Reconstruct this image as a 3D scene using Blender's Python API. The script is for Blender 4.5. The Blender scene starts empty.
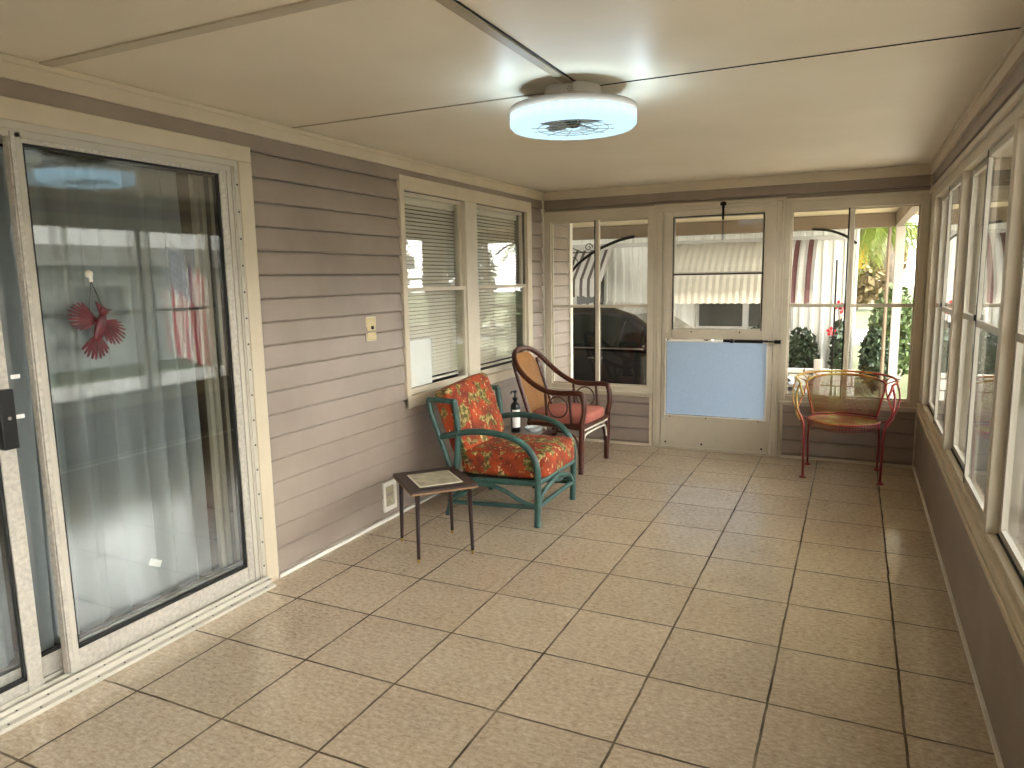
import bpy, bmesh, math, random
from mathutils import Vector, Matrix
random.seed(7)
PI = math.pi
sc = bpy.context.scene
COL = sc.collection

# ------------------------------------------------------------------ camera
cam_d = bpy.data.cameras.new('camera')
cam = bpy.data.objects.new('camera', cam_d); COL.objects.link(cam)
cam_d.sensor_width = 36.0
cam_d.lens = 717.98 / 1024 * 36
cam_d.clip_start = 0.02; cam_d.clip_end = 400
_r = Vector((0.9033497, 0.42854282, -0.01761744)); _u = Vector((-0.04632402, 0.13831942, 0.98930371)); _f = Vector((-0.42639584, 0.89287109, -0.14480263))
cam.matrix_world = Matrix(((_r.x, _u.x, -_f.x, 2.514), (_r.y, _u.y, -_f.y, 0.0), (_r.z, _u.z, -_f.z, 1.436), (0, 0, 0, 1)))
sc.camera = cam

# ------------------------------------------------------------------ world, sun, exposure
w = bpy.data.worlds.new('world'); sc.world = w; w.use_nodes = True
bg = w.node_tree.nodes['Background']
tcw = w.node_tree.nodes.new('ShaderNodeTexCoord'); sepw = w.node_tree.nodes.new('ShaderNodeSeparateXYZ')
rampw = w.node_tree.nodes.new('ShaderNodeValToRGB')
w.node_tree.links.new(tcw.outputs['Generated'], sepw.inputs[0]); w.node_tree.links.new(sepw.outputs['Z'], rampw.inputs[0])
rampw.color_ramp.elements[0].position = 0.0; rampw.color_ramp.elements[0].color = (1.0, 0.965, 0.915, 1)
rampw.color_ramp.elements[1].position = 0.8; rampw.color_ramp.elements[1].color = (0.86, 0.90, 0.95, 1)
w.node_tree.links.new(rampw.outputs[0], bg.inputs['Color'])
def wmath(op, a, b=None, c=None, cl=False):
    nd = w.node_tree.nodes.new('ShaderNodeMath'); nd.operation = op; nd.use_clamp = cl
    for i, v in enumerate((a, b, c)):
        if v is None: continue
        if isinstance(v, (int, float)): nd.inputs[i].default_value = v
        else: w.node_tree.links.new(v, nd.inputs[i])
    return nd.outputs[0]
# hazy bright quarter of the sky towards +x, low over the horizon
SKY, GLOW = 1.15, 2.9
side = wmath('MULTIPLY_ADD', sepw.outputs['X'], 1.6, -0.45, True)
low_ = wmath('SUBTRACT', 1.0, wmath('MULTIPLY_ADD', sepw.outputs['Z'], 2.2, -0.6), None, True)
st_w = wmath('MULTIPLY', wmath('MULTIPLY_ADD', wmath('MULTIPLY', side, low_), GLOW, 1.0), SKY)
w.node_tree.links.new(st_w, bg.inputs['Strength'])
sd = bpy.data.lights.new('sun', 'SUN'); sun = bpy.data.objects.new('sun', sd); COL.objects.link(sun)
sd.energy = 2.3; sd.angle = math.radians(3); sd.color = (1.0, 0.95, 0.88)
sun.rotation_euler = Vector((0.45, -0.16, 1.0)).to_track_quat('Z', 'Y').to_euler()
sc.view_settings.view_transform = 'Standard'; sc.view_settings.look = 'None'
sc.view_settings.gamma = 1.0; sc.view_settings.use_curve_mapping = False
sc.view_settings.exposure = 2.78
LAMP_W = 0.026
sc.cycles.use_denoising = True
sc.cycles.max_bounces = 12; sc.cycles.diffuse_bounces = 6; sc.cycles.glossy_bounces = 5
sc.cycles.transmission_bounces = 6; sc.cycles.transparent_max_bounces = 24
sc.cycles.sample_clamp_indirect = 6.0

# ------------------------------------------------------------------ materials
def lin(h):
    h = h.lstrip('#'); c = [int(h[i:i+2], 16) / 255 for i in (0, 2, 4)]
    return tuple((x / 12.92 if x <= 0.04045 else ((x + 0.055) / 1.055) ** 2.4) for x in c) + (1,)
class NT:
    def __init__(s, name):
        s.m = bpy.data.materials.new(name); s.m.use_nodes = True; s.t = s.m.node_tree; s.b = s.t.nodes['Principled BSDF']
        s.out = s.t.nodes['Material Output']
    def n(s, typ, **kw):
        nd = s.t.nodes.new(typ)
        for k, v in kw.items(): setattr(nd, k, v)
        return nd
    def l(s, a, b): s.t.links.new(a, b)
    def math(s, op, a, b=None, c=None):
        nd = s.n('ShaderNodeMath', operation=op)
        for i, v in enumerate((a, b, c)):
            if v is None: continue
            if isinstance(v, (int, float)): nd.inputs[i].default_value = v
            else: s.l(v, nd.inputs[i])
        return nd.outputs[0]
    def mix(s, f, a, b):
        nd = s.n('ShaderNodeMix', data_type='RGBA')
        for sock, v in ((nd.inputs[0], f), (nd.inputs[6], a), (nd.inputs[7], b)):
            if isinstance(v, (int, float)): sock.default_value = v
            elif isinstance(v, tuple): sock.default_value = v
            else: s.l(v, sock)
        return nd.outputs[2]
    def pos(s, obj=False):
        if obj: return s.n('ShaderNodeTexCoord').outputs['Object']
        return s.n('ShaderNodeNewGeometry').outputs['Position']
    def noise(s, scale, detail=4, vec=None, stretch=None, rough=0.55):
        nd = s.n('ShaderNodeTexNoise'); nd.inputs['Scale'].default_value = scale; nd.inputs['Detail'].default_value = detail
        nd.inputs['Roughness'].default_value = rough
        v = vec or s.pos(True)
        if stretch:
            mp = s.n('ShaderNodeMapping'); mp.inputs['Scale'].default_value = stretch; s.l(v, mp.inputs[0]); v = mp.outputs[0]
        s.l(v, nd.inputs['Vector']); return nd.outputs['Fac']
    def ramp(s, f, stops, interp='LINEAR'):
        nd = s.n('ShaderNodeValToRGB'); s.l(f, nd.inputs[0]); cr = nd.color_ramp; cr.interpolation = interp
        while len(cr.elements) < len(stops): cr.elements.new(0.5)
        for e, (p, c) in zip(cr.elements, stops): e.position = p; e.color = c
        return nd.outputs[0]
    def bump(s, h, strength=0.3, dist=0.002):
        nd = s.n('ShaderNodeBump'); nd.inputs['Strength'].default_value = strength; nd.inputs['Distance'].default_value = dist
        s.l(h, nd.inputs['Height']); s.l(nd.outputs[0], s.b.inputs['Normal'])
    def set(s, **kw):
        for k, v in kw.items():
            i = s.b.inputs[k.replace('_', ' ')]
            if isinstance(v, (int, float, tuple)): i.default_value = v
            else: s.l(v, i)
        return s
def plain(name, hexc, rough=0.5, metal=0.0, var=0.10, nscale=6.0, bump=0.0, bscale=200, spec=None, stretch=None):
    m = NT(name); c = lin(hexc); d = tuple(x * (1 - var) for x in c[:3]) + (1,); e = tuple(min(1, x * (1 + var * 0.6)) for x in c[:3]) + (1,)
    m.set(Base_Color=m.ramp(m.noise(nscale, stretch=stretch), [(0.3, d), (0.7, e)]), Roughness=rough, Metallic=metal)
    if spec is not None: m.b.inputs['Specular IOR Level'].default_value = spec
    if bump: m.bump(m.noise(bscale, 3), bump, 0.001)
    return m.m

# floor tiles
TX, TY, TS = 0.668, 3.209, 0.41
m = NT('floor_tile'); P = m.pos(); sx = m.n('ShaderNodeSeparateXYZ'); m.l(P, sx.inputs[0])
wob = m.noise(9, 3, vec=P); wobv = m.math('MULTIPLY', m.math('SUBTRACT', wob, 0.5), 0.008)
def cell(o, off):
    a = m.math('DIVIDE', m.math('SUBTRACT', m.math('ADD', o, wobv), off), TS)
    return m.math('FLOOR', a), m.math('ABSOLUTE', m.math('SUBTRACT', m.math('FRACT', a), 0.5))
cx, ex = cell(sx.outputs[0], TX); cy, ey = cell(sx.outputs[1], TY)
edge = m.math('MAXIMUM', ex, ey)
mr = m.n('ShaderNodeMapRange', interpolation_type='SMOOTHSTEP'); m.l(edge, mr.inputs[0]); mr.inputs[1].default_value = 0.4865; mr.inputs[2].default_value = 0.4915
grout = mr.outputs[0]
cid = m.n('ShaderNodeCombineXYZ'); m.l(cx, cid.inputs[0]); m.l(cy, cid.inputs[1])
wn = m.n('ShaderNodeTexWhiteNoise'); m.l(cid.outputs[0], wn.inputs['Vector'])
base = m.ramp(m.noise(3.5, 8, vec=P, rough=0.7), [(0.25, lin('#a28e76')), (0.5, lin('#b7a389')), (0.78, lin('#c6b49b'))])
fine = m.ramp(m.noise(38, 6, vec=P, rough=0.85, stretch=(1, 1.8, 1)), [(0.36, lin('#7a6955')), (0.64, lin('#dac9b0'))])
c1 = m.mix(0.55, base, fine)
tint = m.ramp(wn.outputs['Value'], [(0, (0.93, 0.92, 0.91, 1)), (1, (1.04, 1.03, 1.02, 1))])
mu = m.n('ShaderNodeMix', data_type='RGBA', blend_type='MULTIPLY'); mu.inputs[0].default_value = 1; m.l(c1, mu.inputs[6]); m.l(tint, mu.inputs[7])
c2 = m.mix(grout, mu.outputs[2], m.ramp(m.noise(5, 3, vec=P), [(0.35, lin('#43382b')), (0.7, lin('#7b6b56'))]))
rough = m.math('ADD', m.math('MULTIPLY', m.noise(14, 4, vec=P), 0.14), m.math('ADD', m.math('MULTIPLY', grout, 0.40), 0.12))
m.set(Base_Color=c2, Roughness=rough); m.l(m.math('MULTIPLY_ADD', grout, -0.5, 0.55), m.b.inputs['Specular IOR Level']); m.l(m.math('MULTIPLY_ADD', grout, -0.35, 0.35), m.b.inputs['Coat Weight']); m.b.inputs['Coat Roughness'].default_value = 0.20
hh = m.math('SUBTRACT', m.math('MULTIPLY', m.noise(45, 5, vec=P, stretch=(1, 1.8, 1)), 0.35), m.math('MULTIPLY', grout, 1.0))
m.bump(hh, 0.25, 0.003); M_FLOOR = m.m

m = NT('vinyl_siding'); P = m.pos()
m.set(Base_Color=m.ramp(m.noise(2.5, 4, vec=P), [(0.3, lin('#86776b')), (0.7, lin('#958679'))]), Roughness=0.42)
m.bump(m.noise(30, 5, vec=P, stretch=(1, 0.15, 6)), 0.15, 0.002); M_SIDING = m.m
m = NT('textured_ceiling'); P = m.pos()
m.set(Base_Color=m.ramp(m.noise(1.3, 3, vec=P), [(0.3, lin('#d4c9b4')), (0.7, lin('#ded4c1'))]), Roughness=0.48)
hh = m.math('ADD', m.noise(75, 4, vec=P, rough=0.7), m.math('MULTIPLY', m.noise(1.1, 2, vec=P, stretch=(1, 3.5, 1)), 5.0))
m.bump(hh, 0.30, 0.0028); M_CEIL = m.m
M_TRIM = plain('cream_trim', '#c6b89f', 0.45, var=0.06)
M_TRIMW = plain('white_trim', '#dcd6c8', 0.45, var=0.06)
M_FRAME = plain('cream_painted_frame', '#c4b9a4', 0.42, var=0.07)
M_ALU = plain('weathered_aluminium', '#bdb6a9', 0.42, metal=0.25, var=0.22, nscale=60)
M_ALUW = plain('white_aluminium', '#b9b2a3', 0.4, var=0.06)
M_BATTEN = plain('ceiling_batten', '#a2957f', 0.5, var=0.05)
M_DARK = plain('dark_gasket', '#1c1a18', 0.6)
M_BLACK = plain('black_plastic', '#101010', 0.35)
M_BLACKM = plain('black_metal', '#15140f', 0.4, metal=0.5)
M_WOODD = plain('dark_walnut', '#2a130e', 0.35, var=0.4, nscale=12, stretch=(1, 12, 12))
M_BRASS = plain('worn_brass', '#a58a4e', 0.35, metal=0.8)
M_RATTAN = plain('stained_rattan', '#4a2112', 0.32, var=0.35, nscale=30)
M_CANE = plain('woven_cane', '#b58550', 0.55, var=0.25, nscale=80)
M_PINK = plain('salmon_fabric', '#ac6557', 0.9, var=0.12, nscale=12, bump=0.2, bscale=400)
M_GREEN = plain('teal_bamboo_paint', '#31514a', 0.45, var=0.28, nscale=22)
M_CORK = plain('inlay', '#a79d84', 0.5, var=0.3, nscale=25)
M_PAPER = plain('paper', '#ece9e2', 0.8, var=0.03)
M_SCREW = plain('screw', '#2b2620', 0.4, metal=0.6)
M_SWITCH = plain('aged_ivory_plastic', '#c4b184', 0.4, var=0.12)
M_VENT = plain('vent_mesh', '#a39a7d', 0.7, var=0.3, nscale=80)
M_CONC = plain('concrete', '#8f887c', 0.85, var=0.12, nscale=4, bump=0.2, bscale=60)
M_BOUNCE = plain('bounce_concrete', '#c9c2b4', 0.85, var=0.06, nscale=2)
M_INNER = plain('inner_room_paint', '#6b655c', 0.8)
M_INFLOOR = plain('inner_carpet', '#2b211b', 0.9)
M_BLIND = plain('blind_slat', '#ddd6c6', 0.5, var=0.04)
M_SOFFIT = plain('carport_soffit', '#cfbd98', 0.6)
M_BEAM = plain('carport_beam_paint', '#7c6b56', 0.6)
M_POST = plain('carport_post', '#bcb2a5', 0.5)
M_LEAF = plain('leaf_green', '#4d5f2c', 0.6, var=0.55, nscale=9)
M_LEAFD = plain('leaf_dark_green', '#34432a', 0.55, var=0.5, nscale=9)
M_DRY = plain('dry_leaf', '#7d6a44', 0.7, var=0.5, nscale=6)
M_LEAFY = plain('palm_leaf', '#7b8a35', 0.5, var=0.4, nscale=3)
M_FRUIT = plain('palm_fruit', '#e0a21e', 0.5, var=0.2)
M_BARK = plain('palm_bark', '#8f8273', 0.9, var=0.4, nscale=20, bump=0.6, bscale=40)
M_BARKD = plain('tree_bark', '#5b4a3b', 0.9, var=0.3, nscale=20)
M_RED = plain('red_petals', '#c0242e', 0.6)
M_BLOCK = NT('white_block'); 
bt = M_BLOCK.n('ShaderNodeTexBrick'); bt.inputs['Scale'].default_value = 1.0; bt.inputs['Color1'].default_value = lin('#e6e0d4'); bt.inputs['Color2'].default_value = lin('#dcd5c8')
bt.inputs['Mortar'].default_value = lin('#77705f'); bt.inputs['Mortar Size'].default_value = 0.012; bt.inputs['Brick Width'].default_value = 0.42; bt.inputs['Row Height'].default_value = 0.16
_sp = M_BLOCK.n('ShaderNodeSeparateXYZ'); M_BLOCK.l(M_BLOCK.pos(), _sp.inputs[0]); _cp = M_BLOCK.n('ShaderNodeCombineXYZ'); M_BLOCK.l(_sp.outputs[0], _cp.inputs[0]); M_BLOCK.l(_sp.outputs[2], _cp.inputs[1])
M_BLOCK.l(_cp.outputs[0], bt.inputs['Vector']); M_BLOCK.set(Base_Color=bt.outputs['Color'], Roughness=0.8); M_BLOCK = M_BLOCK.m
m = NT('lawn_grass'); P = m.pos()
m.set(Base_Color=m.mix(m.noise(1.2, 4, vec=P), lin('#4c5531'), m.ramp(m.noise(25, 5, vec=P, rough=0.8), [(0.3, lin('#3a4226')), (0.7, lin('#6f6b46'))])), Roughness=0.9)
m.bump(m.noise(60, 4, vec=P), 0.8, 0.03); M_GRASS = m.m
M_ASPH = plain('road_surface', '#96928c', 0.9, var=0.06, nscale=2)
M_HOMEW = plain('white_ribbed_metal', '#e2e0d6', 0.5, var=0.05)
M_HOMED = plain('window_dark', '#4b4a43', 0.3, var=0.2)
M_ROOFW = plain('white_roof', '#b9b5ac', 0.6)
M_AWN = plain('cream_awning', '#c2bba8', 0.5, var=0.05)
# striped awning: real painted stripes across local x
def stripes(name, a, b, off, period, duty):
    m = NT(name); s = m.n('ShaderNodeSeparateXYZ'); m.l(m.pos(), s.inputs[0])
    f = m.math('LESS_THAN', m.math('FRACT', m.math('DIVIDE', m.math('SUBTRACT', s.outputs[0], off), period)), duty)
    m.set(Base_Color=m.mix(f, lin(a), lin(b)), Roughness=0.5); return m.m
M_AWNR = stripes('burgundy_striped_awning', '#b9b4aa', '#5a3330', 1.66, 0.19, 0.36)
M_AWNB = stripes('brown_striped_awning', '#b9b4aa', '#4a4036', -1.375, 0.13, 0.40)

def glass(name, tint=(0.96, 0.97, 0.96, 1), k=1.0):
    m = NT(name); m.t.nodes.remove(m.b)
    lw = m.n('ShaderNodeLayerWeight'); lw.inputs['Blend'].default_value = 0.5
    f = m.math('MULTIPLY_ADD', m.math('POWER', lw.outputs['Facing'], 5.0), 0.96, 0.04)
    f = m.math('MINIMUM', m.math('MULTIPLY', f, k), 1.0)
    tr = m.n('ShaderNodeBsdfTransparent'); tr.inputs[0].default_value = tint
    gl = m.n('ShaderNodeBsdfGlossy'); gl.inputs['Roughness'].default_value = 0.0; gl.inputs['Color'].default_value = (1, 1, 1, 1)
    mx = m.n('ShaderNodeMixShader'); m.l(f, mx.inputs[0]); m.l(tr.outputs[0], mx.inputs[1]); m.l(gl.outputs[0], mx.inputs[2]); m.l(mx.outputs[0], m.out.inputs[0])
    return m.m
M_GLASS = glass('window_glass')
M_GLASSB = glass('end_wall_glass', (0.96, 0.97, 0.96, 1), 0.6)
M_GLASSD = glass('coated_glass', (0.95, 0.96, 0.95, 1), 1.8)
m = NT('frosted_panel'); m.t.nodes.remove(m.b)
tl = m.n('ShaderNodeBsdfTranslucent'); tl.inputs[0].default_value = (0.41, 0.465, 0.535, 1)
gl = m.n('ShaderNodeBsdfGlossy'); gl.inputs['Roughness'].default_value = 0.35
df = m.n('ShaderNodeBsdfTransparent'); df.inputs[0].default_value = (0.6, 0.72, 0.9, 1)
bp = m.n('ShaderNodeBump'); bp.inputs['Strength'].default_value = 0.6; bp.inputs['Distance'].default_value = 0.003
m.l(m.noise(130, 3), bp.inputs['Height']); m.l(bp.outputs[0], gl.inputs['Normal']); m.l(bp.outputs[0], tl.inputs['Normal'])
rf = m.n('ShaderNodeBsdfRefraction'); rf.inputs['Roughness'].default_value = 0.40; rf.inputs['IOR'].default_value = 1.05; rf.inputs[0].default_value = (0.72, 0.87, 1.0, 1); m.l(bp.outputs[0], rf.inputs['Normal'])
mx = m.n('ShaderNodeMixShader'); m.l(m.math('MULTIPLY', m.noise(120, 3), 0.45), mx.inputs[0]); m.l(tl.outputs[0], mx.inputs[1]); m.l(rf.outputs[0], mx.inputs[2])
mx2 = m.n('ShaderNodeMixShader'); mx2.inputs[0].default_value = 0.05; m.l(mx.outputs[0], mx2.inputs[1]); m.l(gl.outputs[0], mx2.inputs[2]); m.l(mx2.outputs[0], m.out.inputs[0]); M_FROST = m.m
m = NT('sheer_curtain'); m.t.nodes.remove(m.b)
d = m.n('ShaderNodeBsdfDiffuse'); d.inputs[0].default_value = lin('#b7bec3'); tl = m.n('ShaderNodeBsdfTranslucent'); tl.inputs[0].default_value = lin('#c6c8c5'); tr = m.n('ShaderNodeBsdfTransparent')
a = m.n('ShaderNodeMixShader'); a.inputs[0].default_value = 0.3; m.l(d.outputs[0], a.inputs[1]); m.l(tl.outputs[0], a.inputs[2])
b = m.n('ShaderNodeMixShader'); b.inputs[0].default_value = 0.14; m.l(a.outputs[0], b.inputs[1]); m.l(tr.outputs[0], b.inputs[2]); m.l(b.outputs[0], m.out.inputs[0]); M_SHEER = m.m
m = NT('insect_screen'); m.t.nodes.remove(m.b)
d = m.n('ShaderNodeBsdfDiffuse'); d.inputs[0].default_value = lin('#4a4640'); tr = m.n('ShaderNodeBsdfTransparent'); b = m.n('ShaderNodeMixShader'); lw = m.n('ShaderNodeLayerWeight'); lw.inputs['Blend'].default_value = 0.5; m.l(m.math('MULTIPLY_ADD', m.math('POWER', lw.outputs['Facing'], 2.0), -0.72, 0.80), b.inputs[0])
m.l(d.outputs[0], b.inputs[1]); m.l(tr.outputs[0], b.inputs[2]); m.l(b.outputs[0], m.out.inputs[0]); M_SCREEN = m.m
def emit(name, col, st):
    m = NT(name); m.set(Base_Color=(0.03, 0.035, 0.04, 1), Roughness=1.0, Specular_IOR_Level=0.0, Emission_Color=col, Emission_Strength=st); return m.m
M_LED = emit('led_diffuser', (0.58, 0.86, 1.0, 1), 0.185)
# cushion print
def prnt():
    m = NT('floral_orange_fabric'); P = m.pos(True)
    base = m.ramp(m.noise(9, 3, vec=P), [(0.35, lin('#6e240c')), (0.65, lin('#a53f12'))])
    g = m.ramp(m.noise(12, 2, vec=P), [(0.53, (0, 0, 0, 1)), (0.57, (1, 1, 1, 1))])
    c = m.mix(g, base, m.ramp(m.noise(42, 3, vec=P), [(0.35, lin('#3f3d18')), (0.5, lin('#6c642c')), (0.62, lin('#a3925a'))]))
    g2 = m.ramp(m.noise(27, 4, vec=m.n('ShaderNodeVectorMath', operation='ADD').outputs[0] if False else P, stretch=(1.3, 1, 0.8), rough=0.7), [(0.60, (0, 0, 0, 1)), (0.64, (1, 1, 1, 1))])
    c = m.mix(g2, c, lin('#d8bf86'))
    g3 = m.ramp(m.noise(22, 2, vec=P, stretch=(0.8, 1.4, 1)), [(0.64, (0, 0, 0, 1)), (0.67, (1, 1, 1, 1))])
    c = m.mix(g3, c, lin('#5a2a18'))
    m.set(Base_Color=c, Roughness=0.85); m.bump(m.noise(300, 2, vec=P), 0.2, 0.001); return m.m
M_FLORAL = prnt()
m = NT('faded_red_yellow_paint'); P = m.pos(True); s = m.n('ShaderNodeSeparateXYZ'); m.l(P, s.inputs[0])
f = m.math('ADD', m.math('MULTIPLY', m.math('SUBTRACT', m.noise(5, 3, vec=P), 0.5), 1.6), m.math('MULTIPLY_ADD', s.outputs[2], 1.1, m.math('MULTIPLY_ADD', s.outputs[0], -0.7, -0.05)))
m.set(Base_Color=m.ramp(f, [(0.25, lin('#7a191d')), (0.55, lin('#8f3122')), (0.78, lin('#a8702a')), (1.0, lin('#ad963f'))]), Roughness=0.4); M_IRON = m.m
m = NT('faded_mesh_paint'); P = m.pos(True)
m.set(Base_Color=m.ramp(m.noise(6, 3, vec=P), [(0.35, lin('#7c3a20')), (0.5, lin('#86602f')), (0.65, lin('#8f8648'))]), Roughness=0.5); M_IRONM = m.m
M_CARP = NT('black_car_paint'); M_CARP.set(Base_Color=(0.006, 0.006, 0.007, 1), Roughness=0.12); M_CARP.b.inputs['Coat Weight'].default_value = 1.0; M_CARP.b.inputs['Coat Roughness'].default_value = 0.03
_n = M_CARP.noise(4); M_CARP.bump(_n, 0.02, 0.01); M_CARP = M_CARP.m
M_CARG = NT('tinted_car_glass'); M_CARG.set(Base_Color=(0.01, 0.013, 0.012, 1), Roughness=0.03); M_CARG.bump(M_CARG.noise(2), 0.02, 0.01); M_CARG = M_CARG.m
M_CHROME = plain('chrome', '#cfcfcf', 0.15, metal=1.0, var=0.05)
M_TYRE = plain('tyre_rubber', '#191919', 0.8)
m = NT('flag_cloth'); uv = m.n('ShaderNodeUVMap'); s = m.n('ShaderNodeSeparateXYZ'); m.l(uv.outputs[0], s.inputs[0])
u_, v_ = s.outputs[0], s.outputs[1]
st = m.math('LESS_THAN', m.math('FRACT', m.math('MULTIPLY', v_, 6.5)), 0.5)
c = m.mix(st, lin('#e2ddd4'), lin('#a32234'))
gx = m.math('SUBTRACT', m.math('FRACT', m.math('MULTIPLY', u_, 15.0)), 0.5); gy = m.math('SUBTRACT', m.math('FRACT', m.math('MULTIPLY', m.math('SUBTRACT', v_, 0.4615), 9.0 / 0.5385)), 0.5)
rr = m.math('ADD', m.math('MULTIPLY', gx, gx), m.math('MULTIPLY', gy, gy)); star = m.math('LESS_THAN', rr, 0.075)
blue = m.mix(star, lin('#27305a'), lin('#e8e4dc'))
can = m.math('MULTIPLY', m.math('LESS_THAN', u_, 0.4), m.math('GREATER_THAN', v_, 0.4615))
fc = m.mix(can, c, blue); m.set(Base_Color=fc, Roughness=0.8)
tl = m.n('ShaderNodeBsdfTranslucent'); m.l(fc, tl.inputs[0]); mx = m.n('ShaderNodeMixShader'); mx.inputs[0].default_value = 0.5; m.l(m.b.outputs[0], mx.inputs[1]); m.l(tl.outputs[0], mx.inputs[2]); m.l(mx.outputs[0], m.out.inputs[0]); M_FLAG = m.m

# ------------------------------------------------------------------ geometry helpers
def new(): return bmesh.new()
def box(bm, x0, x1, y0, y1, z0, z1, mat=None):
    vs = [bm.verts.new((x, y, z)) for x in (x0, x1) for y in (y0, y1) for z in (z0, z1)]
    for f in ((0, 1, 3, 2), (4, 6, 7, 5), (0, 4, 5, 1), (2, 3, 7, 6), (0, 2, 6, 4), (1, 5, 7, 3)): bm.faces.new([vs[i] for i in f])
    if mat is not None:
        for v in vs: v.co = mat @ v.co
    return bm
def prism(bm, pts, a, b, axis='y', mat=None):
    """polygon pts in the plane across axis, extruded from a to b"""
    def mk(p, t):
        if axis == 'y': return Vector((p[0], t, p[1]))
        if axis == 'x': return Vector((t, p[0], p[1]))
        return Vector((p[0], p[1], t))
    A = [bm.verts.new(mk(p, a)) for p in pts]; B = [bm.verts.new(mk(p, b)) for p in pts]; n = len(pts)
    bm.faces.new(A); bm.faces.new(B[::-1])
    for i in range(n): bm.faces.new([A[i], B[i], B[(i+1) % n], A[(i+1) % n]])
    if mat is not None:
        for v in A + B: v.co = mat @ v.co
    return bm
def smooth(pts, k=6, closed=False):
    P = [Vector(p) for p in pts]; n = len(P); out = []
    rng = range(n) if closed else range(n - 1)
    for i in rng:
        g = (lambda j: P[j % n]) if closed else (lambda j: P[min(max(j, 0), n - 1)])
        p0, p1, p2, p3 = g(i-1), g(i), g(i+1), g(i+2)
        for s in range(k):
            t = s / k
            out.append(0.5 * ((2*p1) + (p2-p0)*t + (2*p0-5*p1+4*p2-p3)*t*t + (3*p1-p0-3*p2+p3)*t**3))
    if not closed: out.append(P[-1])
    return out
def tube(bm, pts, r, n=10, closed=False, mat=None):
    P = [Vector(p) for p in pts]
    if mat is not None: P = [mat @ p for p in P]
    m_ = len(P); R = r if isinstance(r, (list, tuple)) else [r] * m_
    T = []
    for i in range(m_):
        a = P[(i-1) % m_] if (closed or i > 0) else P[i]; b = P[(i+1) % m_] if (closed or i < m_-1) else P[i]
        T.append((b - a).normalized())
    up = Vector((0, 0, 1)) if abs(T[0].z) < 0.9 else Vector((1, 0, 0))
    N = (up - T[0] * up.dot(T[0])).normalized(); rings = []
    for i in range(m_):
        N = (N - T[i] * N.dot(T[i])).normalized(); Bn = T[i].cross(N)
        rings.append([bm.verts.new(P[i] + (N * math.cos(2*PI*k/n) + Bn * math.sin(2*PI*k/n)) * R[i]) for k in range(n)])
    for i in range(m_ if closed else m_ - 1):
        a, b = rings[i], rings[(i+1) % m_]
        for k in range(n): bm.faces.new([a[k], a[(k+1) % n], b[(k+1) % n], b[k]])
    if not closed: bm.faces.new(rings[0][::-1]); bm.faces.new(rings[-1])
    return bm
def lathe(bm, prof, c=(0, 0, 0), n=32, axis='z', mat=None):
    rings = []
    for r, h in prof:
        ring = []
        for k in range(n):
            a = 2*PI*k/n; p = (r*math.cos(a), r*math.sin(a), h)
            if axis == 'x': p = (p[2], p[0], p[1])
            if axis == 'y': p = (p[0], p[2], p[1])
            v = Vector(p) + Vector(c)
            ring.append(bm.verts.new(mat @ v if mat is not None else v))
        rings.append(ring)
    for a, b in zip(rings, rings[1:]):
        for k in range(n): bm.faces.new([a[k], a[(k+1) % n], b[(k+1) % n], b[k]])
    bm.faces.new(rings[0][::-1]); bm.faces.new(rings[-1]); return bm
def torus(bm, c, R, r, n=28, k=8, mat=None, axis='y'):
    pts = []
    for i in range(n):
        a = 2*PI*i/n
        d = {'y': (math.cos(a), 0, math.sin(a)), 'z': (math.cos(a), math.sin(a), 0), 'x': (0, math.cos(a), math.sin(a))}[axis]
        pts.append(Vector(c) + Vector(d) * R)
    return tube(bm, pts, r, k, True, mat)
def pillow(bm, hx, hy, hz, mat, e=4.0, cuts=7, crown=0.0):
    g = bmesh.new(); bmesh.ops.create_cube(g, size=2.0); bmesh.ops.subdivide_edges(g, edges=g.edges[:], cuts=cuts, use_grid_fill=True)
    mp = {}
    for v in g.verts:
        x, y, z = v.co; s = (abs(x)**e + abs(y)**e + abs(z)**e) ** (1/e)
        q = Vector((x/s, y/s, z/s)); q.z *= 1 + crown * (1 - q.x**2) * (1 - q.y**2)
        mp[v] = bm.verts.new(mat @ Vector((q.x*hx, q.y*hy, q.z*hz)))
    for f in g.faces: bm.faces.new([mp[v] for v in f.verts])
    g.free(); return bm
def obj(name, bm, mat, parent=None, sm=False, bevel=0.0, loc=None):
    me = bpy.data.meshes.new(name); bmesh.ops.recalc_face_normals(bm, faces=bm.faces[:]); bm.to_mesh(me); bm.free()
    o = bpy.data.objects.new(name, me); COL.objects.link(o); me.materials.append(mat)
    if sm:
        me.polygons.foreach_set('use_smooth', [True] * len(me.polygons))
        try: me.set_sharp_from_angle(angle=math.radians(45))
        except Exception: pass
    if parent: o.parent = parent
    if bevel: b = o.modifiers.new('bevel', 'BEVEL'); b.width = bevel; b.segments = 2; b.limit_method = 'ANGLE'
    if loc: o.location = loc
    return o
def tag(o, label=None, cat=None, group=None, kind=None):
    if label: o['label'] = label
    if cat: o['category'] = cat
    if group: o['group'] = group
    if kind: o['kind'] = kind
    return o
def thing(name, label, cat, loc=(0, 0, 0), rz=0.0, group=None, kind=None):
    o = bpy.data.objects.new(name, None); COL.objects.link(o); o.location = loc; o.rotation_euler = (0, 0, rz); o.empty_display_size = 0.05
    return tag(o, label, cat, group, kind)
def struct(name, loc=(0, 0, 0), label=None, cat=None): return thing(name, label, cat, loc, kind='structure')
def wire(o, t):
    w_ = o.modifiers.new('wire', 'WIREFRAME'); w_.thickness = t; w_.use_replace = True; w_.use_even_offset = False; return o

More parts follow.
